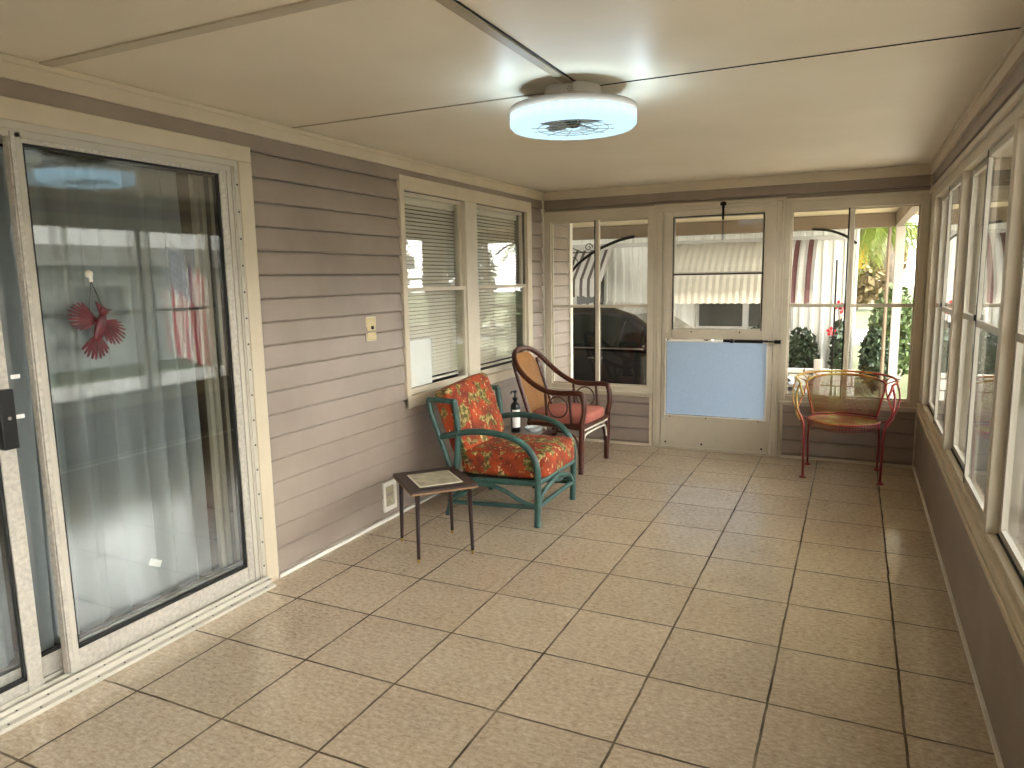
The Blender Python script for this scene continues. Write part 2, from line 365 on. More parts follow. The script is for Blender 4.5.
# ------------------------------------------------------------------ room constants
W, YB, H, YF = 2.97, 5.93, 2.175, -2.2
LAP, LZ = 0.1108, 2.031
def siding(bm, axis, plane, sgn, a0, a1, z0, z1, d=0.014):
    """lap siding: axis 'x' = the wall plane x=plane (runs along y), 'y' = plane y=plane"""
    k = math.floor((LZ - z1) / LAP) - 1
    def P(a, dep, z): return (plane + sgn*dep, a, z) if axis == 'x' else (a, plane + sgn*dep, z)
    while True:
        t = LZ - k*LAP; b = t - LAP; k += 1
        if b >= z1: continue
        if t <= z0: break
        tz, bz = min(t, z1), max(b, z0)
        prof = [(-.001, t), (.001, t-.004), (.006, t-.010), (d+.006, b+.006), (d+.0045, b+.0012), (-.001, b)]
        def cl(p, q, z): return p[0] + (q[0]-p[0]) * ((p[1]-z) / max(1e-6, p[1]-q[1]))
        pr = []
        for p, q in zip(prof, prof[1:]):
            if q[1] >= tz or p[1] <= bz: continue
            if not pr: pr.append((cl(p, q, tz), tz) if p[1] > tz else p)
            pr.append((cl(p, q, bz), bz) if q[1] < bz else q)
        if len(pr) < 2: continue
        R_ = [[bm.verts.new(P(a, dd, z)) for (dd, z) in pr] for a in (a0, a1)]
        for m_ in range(len(pr)-1): bm.faces.new([R_[0][m_], R_[1][m_], R_[1][m_+1], R_[0][m_+1]])
        for e_, a in enumerate((a0, a1)):
            bm.faces.new([bm.verts.new(P(a, -.002, pr[0][1]))] + [bm.verts.new(P(a, dd, z)) for dd, z in pr] + [bm.verts.new(P(a, -.002, pr[-1][1]))])

# ------------------------------------------------------------------ floor, ceiling
b = new(); box(b, -0.10, W+0.06, YF, YB+0.08, -0.12, 0.0); tag(obj('floor', b, M_FLOOR), 'beige square ceramic tile floor of the sunroom', 'floor', kind='structure')
ce = struct('ceiling', (0, 0, H), 'low cream textured panel ceiling with seams', 'ceiling')
b = new(); box(b, -0.12, W+0.98, YF, YB+0.12, H, H+0.10); o = obj('ceiling_panel', b, M_CEIL); o.parent = ce; o.matrix_parent_inverse = Matrix.Translation((0, 0, -H))  # runs past the window wall as an added, unseen eave against the sun
def cpart(name, bm, mat, **k):
    o = obj(name, bm, mat, **k); o.parent = ce; o.matrix_parent_inverse = Matrix.Translation((0, 0, -H)); return o
b = new(); box(b, 1.475, 1.51, YF, 2.70, H-0.008, H-0.0005); cpart('ceiling_batten', b, M_BATTEN)
b = new(); box(b, 1.511, 1.518, YF, 2.70, H-0.003, H-0.0005); cpart('seam', b, M_DARK)
b = new(); box(b, 1.49, W-0.03, 2.795, 2.801, H-0.003, H-0.0005); cpart('seam', b, M_DARK)
b = new(); box(b, 0.03, 1.49, 2.795, 2.805, H-0.004, H-0.0005); cpart('seam', b, M_BATTEN)
b = new(); box(b, 0.03, 1.475, 1.60, 1.645, H-0.007, H-0.0005); cpart('ceiling_batten', b, plain('painted_batten', '#b9ae98', 0.4))
for y in (0.35, -0.9):
    b = new(); box(b, 0.03, W-0.03, y, y+0.04, H-0.007, H-0.0005); cpart('ceiling_batten', b, M_BATTEN)

# ------------------------------------------------------------------ left wall
DY0, DY1, DZ1 = 0.62, 2.449, 1.972         # slider opening
WY0, WY1, WZ0, WZ1 = 3.735, 5.555, 0.70, 1.985  # window opening
wl = struct('wall_left', (0, 0, 0), 'taupe horizontal vinyl siding wall with sliding door and double window', 'wall')
b = new()
for (y0, y1, z0, z1) in ((YF, DY0, -.3, H+.1), (DY0, DY1, DZ1, H+.1), (DY0, DY1, -.3, -0.01), (DY1, WY0, -.3, H+.1), (WY0, WY1, -.3, WZ0), (WY0, WY1, WZ1, H+.1), (WY1, 6.60, -.3, H+.1)):
    box(b, -0.12, 0.0, y0, y1, z0, z1)
obj('wall_core', b, M_INNER, wl)
b = new()
for (y0, y1, z0, z1) in ((YF, DY0-0.03, 0.0, H), (DY0-0.03, DY1+0.03, 2.01, H), (DY1+0.03, WY0-.005, 0, H), (WY0-.005, WY1+0.02, 0, WZ0-0.01), (WY0-.005, WY1+0.02, WZ1+0.01, H), (WY1+0.02, YB-0.01, 0, H)):
    siding(b, 'x', 0.0, 1, y0, y1, z0, z1)
obj('siding', b, M_SIDING, wl)
b = new(); siding(b, 'x', 0.0, 1, YB+0.05, 6.545, -0.3, H); obj('siding', b, M_SIDING, wl)
b = new(); box(b, -0.02, 0.03, 6.545, 6.61, -0.3, H); obj('corner_trim', b, M_TRIMW, wl)
b = new(); box(b, 0, 0.022, YF, YB, 2.103, H-0.001); box(b, 0.022, 0.034, YF, YB, H-0.022, H-0.001)
tag(obj('trim_1', b, M_TRIM, bevel=0.002), 'cream crown board along the siding wall', 'trim', kind='structure')
b = new(); box(b, 0.0, 0.022, DY1+0.086, YB, 0.0, 0.016); tag(obj('baseboard_left', b, M_TRIMW), 'thin white floor strip under the siding wall', 'baseboard', kind='structure')
b = new(); box(b, 0.0, 0.025, YB-0.03, YB-0.0, 0.0, 2.103); tag(obj('trim_2', b, M_TRIMW), 'vertical corner strip between siding wall and storm door wall', 'trim', kind='structure')

# sliding door ------------------------------------------------------
dr = struct('door_1', (0, 1.5, 0), 'aluminium sliding glass door with sheer curtains behind', 'sliding door')
def dpart(name, bm, mat, par=None, **k):
    o = obj(name, bm, mat, **k)
    o.parent = par or dr
    if not par: o.matrix_parent_inverse = Matrix.Translation((0, -1.5, 0))
    return o
b = new(); box(b, 0.0, 0.024, DY0-0.08, DY1+0.078, DZ1, 2.043); box(b, 0.0, 0.024, DY1-0.0, DY1+0.078, -0.0, DZ1+0.0); box(b, 0.0, 0.024, DY0-0.08, DY0, 0, DZ1)
dpart('casing', b, M_TRIM, bevel=0.004)
b = new()   # head and jambs, stepped
box(b, -0.11, 0.018, DY0, DY1, 1.948, DZ1); box(b, -0.11, 0.006, DY0, DY1-0.03, 1.925, 1.95)
box(b, -0.11, 0.018, DY1-0.022, DY1, 0.03, 1.95); box(b, -0.11, 0.004, DY1-0.052, DY1-0.022, 0.03, 1.948); box(b, -0.11, 0.012, DY1-0.030, DY1-0.020, 0.03, 1.948)
box(b, -0.11, 0.018, DY0, DY0+0.03, 0.03, 1.95)
dpart('door_frame', b, M_ALUW, bevel=0.001)
b = new()   # sill with stepped tracks
box(b, -0.11, 0.075, DY0-0.02, DY1-0.0, 0.0, 0.014); box(b, -0.11, 0.05, DY0, DY1, 0.014, 0.034)
for x in (-0.095, -0.052, -0.01, 0.03): box(b, x, x+0.004, DY0, DY1, 0.034, 0.050)
dpart('threshold', b, M_ALUW, bevel=0.001)
b = new()
for i in range(17):
    y = DY0 + 0.1 + i*0.105
    lathe(b, [(0.004, 0), (0.004, 0.0015)], (0.062, y, 0.014), 8)
    lathe(b, [(0.004, 0), (0.004, 0.0015)], (0.040, y+0.04, 0.034), 8)
for i in range(16): lathe(b, [(0.0045, 0), (0.0045, 0.002)], (0.018, DY1-0.011, 0.10+i*0.118), 8, 'x')
dpart('screw', b, M_SCREW)
def slider(x, y0, y1, z0, z1, sl, sr, rb, rt, th, name='sliding_panel', handle=False):
    fb = new(); box(fb, x-th/2, x+th/2, y0, y0+sl, z0, z1); box(fb, x-th/2, x+th/2, y1-sr, y1, z0, z1)
    box(fb, x-th/2+.002, x+th/2-.002, y0+sl, y1-sr, z0, z0+rb); box(fb, x-th/2+.002, x+th/2-.002, y0+sl, y1-sr, z1-rt, z1)
    f = dpart(name, fb, M_ALU, bevel=0.0015)
    g = new(); i_ = 0.008
    box(g, x-th/2+.006, x+th/2-.006, y0+sl, y0+sl+i_, z0+rb, z1-rt); box(g, x-th/2+.006, x+th/2-.006, y1-sr-i_, y1-sr, z0+rb, z1-rt)
    box(g, x-th/2+.006, x+th/2-.006, y0+sl, y1-sr, z0+rb, z0+rb+i_*1.6); box(g, x-th/2+.006, x+th/2-.006, y0+sl, y1-sr, z1-rt-i_, z1-rt)
    o = obj('gasket', g, M_DARK, f)
    p = new(); box(p, x-.0025, x+.0025, y0+sl+i_, y1-sr-i_, z0+rb+i_, z1-rt-i_); obj('glass_pane', p, M_GLASSD, f)
    return f
s1 = slider(-0.012, 1.490, DY1-0.056, 0.045, 1.945, 0.045, 0.036, 0.075, 0.035, 0.030)
b = new(); box(b, 0.003, 0.012, 1.493, 1.507, 0.05, 1.94); obj('interlock', b, M_ALU, s1)
b = new(); box(b, 0.000, 0.006, 1.511, 1.528, 0.05, 1.94); obj('interlock', b, M_ALUW, s1)
s2 = slider(-0.075, 1.05, DY1-0.02, 0.045, 1.945, 0.05, 0.03, 0.075, 0.035, 0.026)
s3 = slider(-0.030, DY0+0.03, 1.415, 0.045, 1.945, 0.045, 0.052, 0.04, 0.035, 0.028)
b = new(); box(b, -0.016, 0.012, 1.362, 1.412, 0.905, 1.105); hd = obj('door_handle', b, M_BLACK, s3, bevel=0.004)
b = new(); lathe(b, [(0.006, 0), (0.006, 0.003)], (0.012, 1.388, 1.01), 14, 'x'); obj('lock_button', b, M_CHROME, hd)
for z in (1.135, 1.0):
    b = new(); box(b, -0.012, -0.0105, 1.42, 1.450, z, z+0.014); dpart('sticker', b, M_PAPER)
# curtain
def curtain(y0, y1, x, z0, z1, name, label, seed, amp=0.036, hem=None):
    rnd = random.Random(seed); b = new(); ny, nz = int((y1-y0)*130), 22; ph = [rnd.uniform(0, 6.28) for _ in range(5)]
    V = []
    for i in range(ny+1):
        y = y0 + (y1-y0)*i/ny; row = []
        for j in range(nz+1):
            t = j/nz; z = z0 + (z1-z0)*t
            s = y + (1-t)*0.05*math.sin(3.1*y+ph[0])
            dx = amp*(0.75+0.5*(1-t))*(math.sin(s*62+ph[1]+0.9*math.sin(s*9+ph[2])) + 0.35*math.sin(s*105+ph[3]))
            row.append(b.verts.new((x+dx, y + 0.012*math.sin(s*46+ph[1]+1.2), z + (hem(y) if (hem and j == 0) else 0) + (0.006*math.sin(s*46) if j == 0 else 0))))
        V.append(row)
    for i in range(ny):
        for j in range(nz): b.faces.new([V[i][j], V[i+1][j], V[i+1][j+1], V[i][j+1]])
    return tag(obj(name, b, M_SHEER, sm=True), label, 'curtain')
cu = curtain(0.55, 1.42, -0.20, 0.10, 1.97, 'sheer_curtain', 'sheer white curtain panel behind the handle end of the sliding door', 3)
cu2 = curtain(1.44, 2.29, -0.20, 0.07, 1.97, 'sheer_curtain', 'sheer white curtain panel behind the cardinal ornament', 11)
b = new(); box(b, -0.142, -0.140, 1.955, 2.015, 0.245, 0.275, Matrix.Translation((-.14, 1.985, .26)) @ Matrix.Rotation(-0.5, 4, 'X') @ Matrix.Translation((.14, -1.985, -.26)))
obj('care_tag', b, M_PAPER, cu2)
b = new(); tube(b, [(-0.2, 0.5, 1.985), (-0.2, 2.5, 1.985)], 0.012, 10); tag(obj('curtain_rod', b, M_TRIMW), 'pale rod carrying the sheer curtains indoors', 'curtain rod')
# vertical pole strips seen inside
b = new(); box(b, -0.15, -0.125, 2.325, 2.345, 0.03, 1.94); box(b, -0.15, -0.125, 2.362, 2.385, 0.03, 1.94); dpart('inner_frame', b, M_ALUW)
# dark room indoors
b = new(); box(b, -3.2, -0.10, YF, 6.6, -0.12, -0.001); tag(obj('floor_inner', b, M_INFLOOR), kind='structure')
b = new(); box(b, -3.3, -3.2, YF, 6.6, -0.12, 2.4); box(b, -3.2, -0.12, YF-0.1, YF, -0.12, 2.4); box(b, -3.2, -0.12, 6.6, 6.7, -0.12, 2.4); box(b, -3.2, -0.12, YF, 6.6, 2.3, 2.4); box(b, -3.2, -0.13, 3.2, 3.28, 0, 2.3)
tag(obj('wall_inner', b, M_INNER), kind='structure')

# cardinal ornament
cd = thing('cardinal_ornament', 'red flying cardinal ornament hanging on the sliding door glass', 'ornament', (0.006, 1.73, 1.30))
def fan(cx, cz, a0, a1, n, L0, L1, wd, x=0.0):
    b = new()
    for i in range(n):
        t = i/(n-1); a = a0 + (a1-a0)*t; L = L0 + (L1-L0)*math.sin(PI*min(1, t*0.8+0.15))
        pts = [(0, -wd*.45), (L*.55, -wd*.75), (L*.92, -wd*.5), (L, 0), (L*.92, wd*.5), (L*.55, wd*.75), (0, wd*.45)]
        R = [(cx + p[0]*math.cos(a)-p[1]*math.sin(a), cz + p[0]*math.sin(a)+p[1]*math.cos(a)) for p in pts]
        prism(b, R, x + (i % 2)*0.0025, x+0.0025+(i % 2)*0.0025, 'x')
    return b
M_CARD = plain('cardinal_red', '#560b15', 0.35, var=0.4, nscale=40)
M_CARDD = plain('cardinal_dark', '#3a1016', 0.4)
obj('wing', fan(-0.004, 0.016, 2.25, 3.75, 12, 0.055, 0.115, 0.0062, 0.004), M_CARD, cd)
obj('wing', fan(0.020, 0.008, -1.45, 0.02, 11, 0.05, 0.11, 0.0062, 0.004), M_CARD, cd)
obj('tail', fan(-0.008, -0.038, -2.45, -0.95, 9, 0.07, 0.095, 0.008, 0.002), M_CARD, cd)
b = new(); pillow(b, 0.010, 0.020, 0.055, Matrix.Translation((0.010, 0.004, -0.012)) @ Matrix.Rotation(-0.35, 4, 'X'), 2.2)
pillow(b, 0.010, 0.016, 0.016, Matrix.Translation((0.012, 0.020, 0.045)), 2.2)
prism(b, [(0.004, 0.045), (-0.006, 0.082), (0.022, 0.060)], 0.008, 0.014, 'x'); obj('body', b, M_CARD, cd, sm=True)
b = new(); prism(b, [(0.030, 0.055), (0.052, 0.050), (0.030, 0.036)], 0.008, 0.018, 'x'); obj('beak', b, M_CARDD, cd)
b = new(); tube(b, [(0.008, -0.03, 0.05), (0.006, -0.012, 0.155)], 0.0015, 6); tube(b, [(0.008, 0.022, 0.06), (0.006, -0.012, 0.155)], 0.0015, 6); obj('cord', b, M_BLACK, cd)
b = new(); lathe(b, [(0.014, 0), (0.013, 0.004), (0.008, 0.009)], (0.0, -0.012, 0.180), 20, 'x'); box(b, 0.004, 0.010, -0.018, -0.006, 0.152, 0.185); obj('suction_hook', b, M_TRIMW, cd, sm=True)

# double window on the left wall -------------------------------------
def reparent(o, root): o.parent = root; o.matrix_parent_inverse = Matrix.Translation(-root.location); return o
wn1 = struct('window_1', (0, 4.6, 1.3), 'double window in the siding wall with mini blinds behind', 'window')
b = new(); y0, y1, z0, z1 = WY0, WY1, WZ0, WZ1
box(b, 0, 0.028, y0-.035, y1+.09, z1-.005, z1+.08); box(b, 0, 0.028, y0-.035, y0+.012, z0-.05, z1); box(b, 0, 0.028, y1-0.0, y1+.09, z0-.05, z1); box(b, 0, 0.034, y0-.035, y1+.09, z0-.055, z0+.02)
reparent(obj('casing', b, M_TRIM, bevel=0.003), wn1)
b = new(); box(b, -0.08, 0.020, 4.515, 4.685, z0, z1); reparent(obj('mullion', b, M_FRAME, bevel=0.004), wn1)
def sash(x, y0, y1, z0, z1, f=0.024, mat=M_FRAME, th=0.022, root=None, gm=M_GLASS, glass_=True, bot=None):
    b = new(); bt_ = bot or f
    box(b, x-th/2, x+th/2, y0, y0+f, z0, z1); box(b, x-th/2, x+th/2, y1-f, y1, z0, z1); box(b, x-th/2, x+th/2, y0+f, y1-f, z0, z0+bt_); box(b, x-th/2, x+th/2, y0+f, y1-f, z1-f, z1)
    s = reparent(obj('sash', b, mat, bevel=0.0015), root)
    if glass_:
        g = new(); box(g, x-.002, x+.002, y0+f, y1-f, z0+bt_, z1-f); obj('glass_pane', g, gm, s)
    return s
M_WFR = plain('cream_sash_paint', '#c5baa5', 0.45, var=0.08)  # even cream paint of the double window sashes
for (a, c) in ((WY0+.012, 4.515), (4.685, WY1)):
    sash(-0.030, a, c, 1.365, WZ1-0.005, 0.026, M_WFR, root=wn1, gm=M_GLASS)
    sash(-0.004, a, c, WZ0+.02, 1.392, 0.026, M_WFR, root=wn1, gm=M_GLASS, bot=0.038)
def blind(y0, y1, x, z0, z1, label):
    t = thing('window_blind', label, 'blind', (x, (y0+y1)/2, z1), group=None)
    b = new(); box(b, x-.015, x+.02, y0, y1, z1-.06, z1); reparent(obj('headrail', b, M_BLIND, bevel=.002), t)
    b = new(); z = z1-.075; k = 0
    while z > z0:
        Mx = Matrix.Translation((x, 0, z)) @ Matrix.Rotation(0.98, 4, 'Y'); box(b, -.0125, .0125, y0, y1, -.0006, .0006, Mx); z -= 0.025
    reparent(obj('slats', b, M_BLIND), t)
    for y in (y0+.12, y1-.12):
        b = new(); tube(b, [(x+.014, y, z0), (x+.014, y, z1-.05)], .001, 5); reparent(obj('ladder_cord', b, M_TRIMW), t)
    b = new(); box(b, x-.012, x+.012, y0, y1, z0-.02, z0-.005); reparent(obj('bottom_rail', b, M_BLIND), t)
blind(WY0+.02, 4.53, -0.085, 0.78, WZ1-.01, 'cream mini blind behind the window half nearest the light switch')
blind(4.67, WY1-.01, -0.085, 0.78, WZ1-.01, 'cream mini blind behind the window half nearest the room corner')
b = new(); box(b, -0.0095, -0.0085, 3.775, 4.05, 0.762, 1.06); tag(obj('paper_sheet', b, M_PAPER), 'blank white paper taped low inside the double window', 'paper')

# switch, vent ------------------------------------------------------
t = thing('light_switch', 'ivory toggle switch plate on the siding beside the window', 'light switch', (0.012, 3.373, 1.167))
b = new(); box(b, 0.0, 0.007, -.040, .040, -.062, .062); obj('cover_plate', b, M_SWITCH, t, bevel=0.003)
b = new(); box(b, 0.007, 0.020, -.005, .005, -.002, .016); obj('toggle', b, M_DARK, t, bevel=.001)
b = new(); box(b, -0.001, 0.004, -.048, .048, -.070, .070); obj('mounting_block', b, M_TRIM, t, bevel=.002)
t = thing('wall_vent', 'small white framed vent low on the siding wall', 'vent', (0.012, 3.475, 0.150))
b = new(); box(b, 0, .014, -.066, .066, .062, .090); box(b, 0, .014, -.066, .066, -.090, -.062); box(b, 0, .014, -.066, -.044, -.062, .062); box(b, 0, .014, .044, .066, -.062, .062); obj('vent_frame', b, M_TRIMW, t, bevel=.002)
b = new(); box(b, 0, .006, -.044, .044, -.062, .062); obj('grille', b, M_VENT, t)

# ------------------------------------------------------------------ back wall
wb = struct('wall_back', (0, YB, 0), 'end wall of taupe siding below windows and storm door', 'wall')
def wbp(name, bm, mat, **k): return reparent(obj(name, bm, mat, **k), wb)
b = new(); siding(b, 'y', YB, -1, 0.03, W, 2.0, 2.103); siding(b, 'y', YB, -1, 0.03, 0.975, 0.02, 0.425); siding(b, 'y', YB, -1, 2.04, W-.02, 0.02, 0.42); wbp('siding', b, M_SIDING)
b = new(); box(b, 0, 1.0, YB, YB+.07, -.3, .44); box(b, 2.0, W+.06, YB, YB+.07, -.3, .44); box(b, -.0, W+.06, YB, YB+.07, 2.0, H); box(b, 0.98, 2.05, YB, YB+.07, -.3, -.001); box(b, W-.012, W+.06, YB-.004, YB+.07, .43, 2.01); wbp('wall_core', b, M_TRIM)
b = new()
box(b, 0.975, 1.0, YB-.018, YB, 0, .45); box(b, 0.03, 1.0, YB-.018, YB, .425, .45); box(b, .03, .975, YB-.018, YB, 0, .02)
box(b, 2.015, 2.04, YB-.018, YB, 0, .445); box(b, 2.015, W, YB-.018, YB, .42, .445); box(b, 2.04, W, YB-.018, YB, 0, .02); box(b, W-.02, W-.0, YB-.018, YB, 0, .445)
box(b, W-.016, W, YB-.022, YB, 2.0, 2.105)
wbp('panel_trim', b, M_TRIM, bevel=.002)
b = new(); box(b, 0.02, W, YB-.022, YB, 2.103, H-.001); box(b, .02, W, YB-.034, YB-.022, H-.022, H-.001); tag(obj('trim_3', b, M_TRIM, bevel=.002), 'cream crown board above the storm door wall', 'trim', kind='structure')
def backwin(name, x0, x1, z0, z1, xm, zm, label, fl, fr):
    r = struct(name, ((x0+x1)/2, YB, (z0+z1)/2), label, 'window')
    b = new(); d0, d1 = YB-.012, YB+.05
    box(b, x0-fl, x0, d0, d1, z0-.05, z1+.085); box(b, x1, x1+fr, d0, d1, z0-.05, z1+.085); box(b, x0, x1, d0, d1, z1, z1+.085); box(b, x0, x1, d0, d1, z0-.05, z0)
    box(b, x0-fl, x1+fr, YB-.026, YB-.010, z1+.068, z1+.088)      # top bead
    box(b, x0-fl, x1+fr, YB-.034, YB-.010, z0-.058, z0-.040)      # stool
    reparent(obj('window_frame', b, M_FRAME, bevel=.003), r)
    b = new()
    for (a, c, dd) in ((x0, xm+.012, .018), (xm-.012, x1, .034)):
        for (p, q) in ((z0, zm), (zm, z1)):
            s = .013
            box(b, a, a+s, YB+dd-.008, YB+dd+.008, p, q); box(b, c-s, c, YB+dd-.008, YB+dd+.008, p, q); box(b, a+s, c-s, YB+dd-.008, YB+dd+.008, p, p+s); box(b, a+s, c-s, YB+dd-.008, YB+dd+.008, q-s, q)
    reparent(obj('sash', b, M_FRAME, bevel=.001), r)
    b = new(); box(b, xm-.022, xm+.010, YB-.004, YB+.012, z0, z1); reparent(obj('mullion', b, M_FRAME, bevel=.002), r)
    b = new(); box(b, xm-.034, xm-.023, YB+.004, YB+.012, z0, z1); reparent(obj('gasket', b, M_DARK), r)
    for (a, c, dd) in ((x0+.013, xm, .018), (xm, x1-.013, .034)):
        b = new(); box(b, a, c, YB+dd-.0015, YB+dd+.0015, z0+.013, z1-.013); reparent(obj('glass_pane', b, M_GLASSB), r)
    return r
backwin('window_2', 0.085, 0.952, 0.505, 1.915, 0.515, 1.19, 'two pane window with the black car behind it', .055, .055)
backwin('window_3', 2.052, 2.905, 0.495, 1.908, 2.475, 1.195, 'two pane window behind the red iron chair', .045, .055)
b = new(); box(b, 1.008, 1.032, YB-.015, YB+.05, 0, 1.987); box(b, 1.986, 2.006, YB-.015, YB+.05, 0, 1.987); wbp('jamb', b, M_FRAME, bevel=.002)

# storm door ---------------------------------------------------------
d2 = struct('door_2', (1.5, YB, 0), 'cream storm door with frosted blue lower panel', 'storm door')
def d2p(name, bm, mat, par=None, **k):
    o = obj(name, bm, mat, **k)
    if par: o.parent = par; return o
    return reparent(o, d2)
b = new()
box(b, 1.033, 1.075, YB-.020, YB+.04, 0, 1.954); box(b, 1.952, 1.985, YB-.020, YB+.04, 0, 1.987); box(b, 1.033, 1.951, YB-.020, YB+.04, 1.955, 1.987); box(b, 1.004, 2.012, YB-.032, YB+.03, 1.9875, 2.010)
box(b, 1.085, 1.095, YB-.026, YB-.016, 1.0, 1.95)
box(b, 1.07, 1.955, YB-.03, YB+.04, 0, .024); d2p('door_frame', b, M_FRAME, bevel=.003)
b = new(); d0, d1 = YB-.026, YB+.010
box(b, 1.078, 1.162, d0, d1, 0.925, 1.95); box(b, 1.862, 1.948, d0, d1, .925, 1.95); box(b, 1.078, 1.112, d0, d1, 0.025, .925); box(b, 1.914, 1.948, d0, d1, 0.025, .925); box(b, 1.162, 1.862, d0, d1, 1.905, 1.95)
box(b, 1.162, 1.862, d0, d1, .925, 1.0); box(b, 1.108, 1.918, d0+.002, d1-.002, .025, .285)
slab = d2p('door_slab', b, M_FRAME, bevel=.003)
# cut the stiles narrower beside the frosted panel: thin white bead
b = new(); box(b, 1.108, 1.918, YB-.034, YB-.027, .902, .912); box(b, 1.108, 1.918, YB-.034, YB-.027, .283, .293); box(b, 1.108, 1.120, YB-.034, YB-.027, .293, .902); box(b, 1.906, 1.918, YB-.034, YB-.027, .293, .902)
d2p('panel_bead', b, M_TRIMW)
b = new(); box(b, 1.120, 1.906, YB-.010, YB-.006, .293, .902); d2p('frosted_panel', b, M_FROST)
b = new()
for x in (1.155, 1.45, 1.86): lathe(b, [(.005, -.003), (.005, .002)], (x, YB-.027, .275), 10, 'y')
for x in (1.12, 1.42, 1.89): lathe(b, [(.008, -.004), (.008, .002)], (x, YB-.025, .055), 10, 'y')
for x in (1.32, 1.70): lathe(b, [(.006, -.004), (.006, .002)], (x, YB-.027, .985), 10, 'y')
d2p('screw', b, M_SCREW)
for (z0, z1, yy) in ((1.0, 1.462, -.012), (1.448, 1.905, -.002)):
    b = new(); x0, x1 = 1.162, 1.862; s = .014
    box(b, x0, x0+s, YB+yy-.007, YB+yy+.007, z0, z1); box(b, x1-s, x1, YB+yy-.007, YB+yy+.007, z0, z1); box(b, x0+s, x1-s, YB+yy-.007, YB+yy+.007, z0, z0+s); box(b, x0+s, x1-s, YB+yy-.007, YB+yy+.007, z1-s, z1)
    s_ = d2p('sash', b, M_ALUW)
    b = new(); box(b, x0+s, x1-s, YB+yy-.0015, YB+yy+.0015, z0+s, z1-s); obj('glass_pane', b, M_GLASSB, s_)
b = new(); box(b, 1.162, 1.862, YB-.026, YB-.019, 1.440, 1.452); box(b, 1.162, 1.168, YB-.030, YB-.018, 1.0, 1.90); box(b, 1.856, 1.862, YB-.030, YB-.018, 1.0, 1.90); box(b, 1.168, 1.856, YB-.030, YB-.018, 1.898, 1.904); d2p('gasket', b, M_DARK)
b = new(); lathe(b, [(.012, -.012), (.012, .0)], (1.115, YB-.030, 1.165), 16, 'y'); box(b, 1.105, 1.165, YB-.062, YB-.046, 1.158, 1.172); tube(b, [(1.115, YB-.03, 1.165), (1.115, YB-.056, 1.165)], .006, 8); d2p('door_handle', b, M_ALUW, sm=True)
dc = thing('door_closer', 'black pneumatic closer across the storm door above the frosted panel', 'door closer', (1.58, YB-.06, .918))
b = new(); tube(b, [(0.06, 0, 0), (.30, 0, 0.0)], .014, 14); tube(b, [(.055, 0, 0), (.075, 0, 0)], .017, 14); obj('cylinder', b, M_BLACK, dc, sm=True)
b = new(); tube(b, [(.30, 0, 0), (.40, 0.01, 0)], .005, 8); obj('rod', b, M_BLACKM, dc, sm=True)
b = new(); box(b, 0.0, .06, -.008, .034, -.010, .012); obj('door_bracket', b, M_BLACKM, dc, bevel=.002)
b = new(); box(b, .385, .43, -.012, .040, -.013, .013); obj('jamb_bracket', b, M_BLACKM, dc, bevel=.002)
b = new(); tube(b, [(.080, 0, 0), (.088, 0, 0)], .0155, 14); obj('collar', b, M_CHROME, dc, sm=True)
ch = thing('door_chain', 'dark spring chain hanging at the top of the storm door', 'chain', (1.553, YB-.045, 1.985))
b = new(); box(b, -.022, .022, -.004, .012, -.012, .012); box(b, -.010, .010, -.004, .012, -.03, .018); obj('bracket', b, M_BLACKM, ch, bevel=.002)
b = new(); tube(b, [(0, 0, -.01), (0, 0, -.12)], .009, 10); obj('spring_sleeve', b, M_BLACKM, ch, sm=True)
b = new()
for i in range(11): torus(b, (0, 0, -.130 - i*.014), .008, .0022, 12, 6, None, 'y' if i % 2 else 'x')
obj('chain_links', b, M_BLACKM, ch, sm=True)

# ------------------------------------------------------------------ right wall
wr = struct('wall_right', (W, 3, 0), 'window wall of taupe siding with long sill', 'wall')
def wrp(name, bm, mat, **k): return reparent(obj(name, bm, mat, **k), wr)
b = new(); siding(b, 'x', W, -1, YF, YB-.02, .02, .425, .006); siding(b, 'x', W, -1, YF, YB, 2.0, 2.103, .006); wrp('siding', b, M_SIDING)
b = new(); box(b, W, W+.07, YF, YB+.07, -.3, .44); box(b, W, W+.07, YF, YB+.07, 2.0, H); wrp('wall_core', b, M_TRIM)
b = new(); box(b, W-.016, W, YF, YB, 0, .014); tag(obj('baseboard_right', b, M_TRIMW), 'thin white floor strip under the long window wall', 'baseboard', kind='structure')
b = new(); box(b, W-.024, W, YF, YB, 2.103, H-.001); box(b, W-.036, W-.024, YF, YB, H-.022, H-.001); tag(obj('trim_4', b, M_TRIM, bevel=.002), 'cream crown board above the long window wall', 'trim', kind='structure')
b = new(); box(b, W-.020, W+.07, YF, YB, .425, .450); box(b, W-.012, W+.07, YF, YB, .450, .490); box(b, W+.004, W+.07, YF, YB, .490, .515); wrp('sill', b, M_TRIM, bevel=.003)
b = new(); box(b, W-.004, W+.07, YF, YB, 1.925, 2.0); box(b, W-.022, W-.004, YF, YB, 1.975, 2.0); wrp('header', b, M_FRAME, bevel=.003)
b = new(); lathe(b, [(.0, 0), (.004, .001)], (0, 0, 0), 8); b.free()
UW = 1.365; ys = [5.67 - UW*i for i in range(6)]
wlab = ['long wall window unit nearest the storm door corner', 'long wall window unit second from the storm door corner', 'long wall window unit cut by the photo edge', 'long wall window unit beside the camera', 'long wall window unit behind the camera', 'long wall window unit at the rear end']
b = new(); box(b, W-.004, W+.07, 5.67, YB, .515, 1.925)
for y in ys[1:]: box(b, W-.004, W+.065, y-.03, y+.03, .515, 1.925)
wrp('post', b, M_FRAME, bevel=.003)
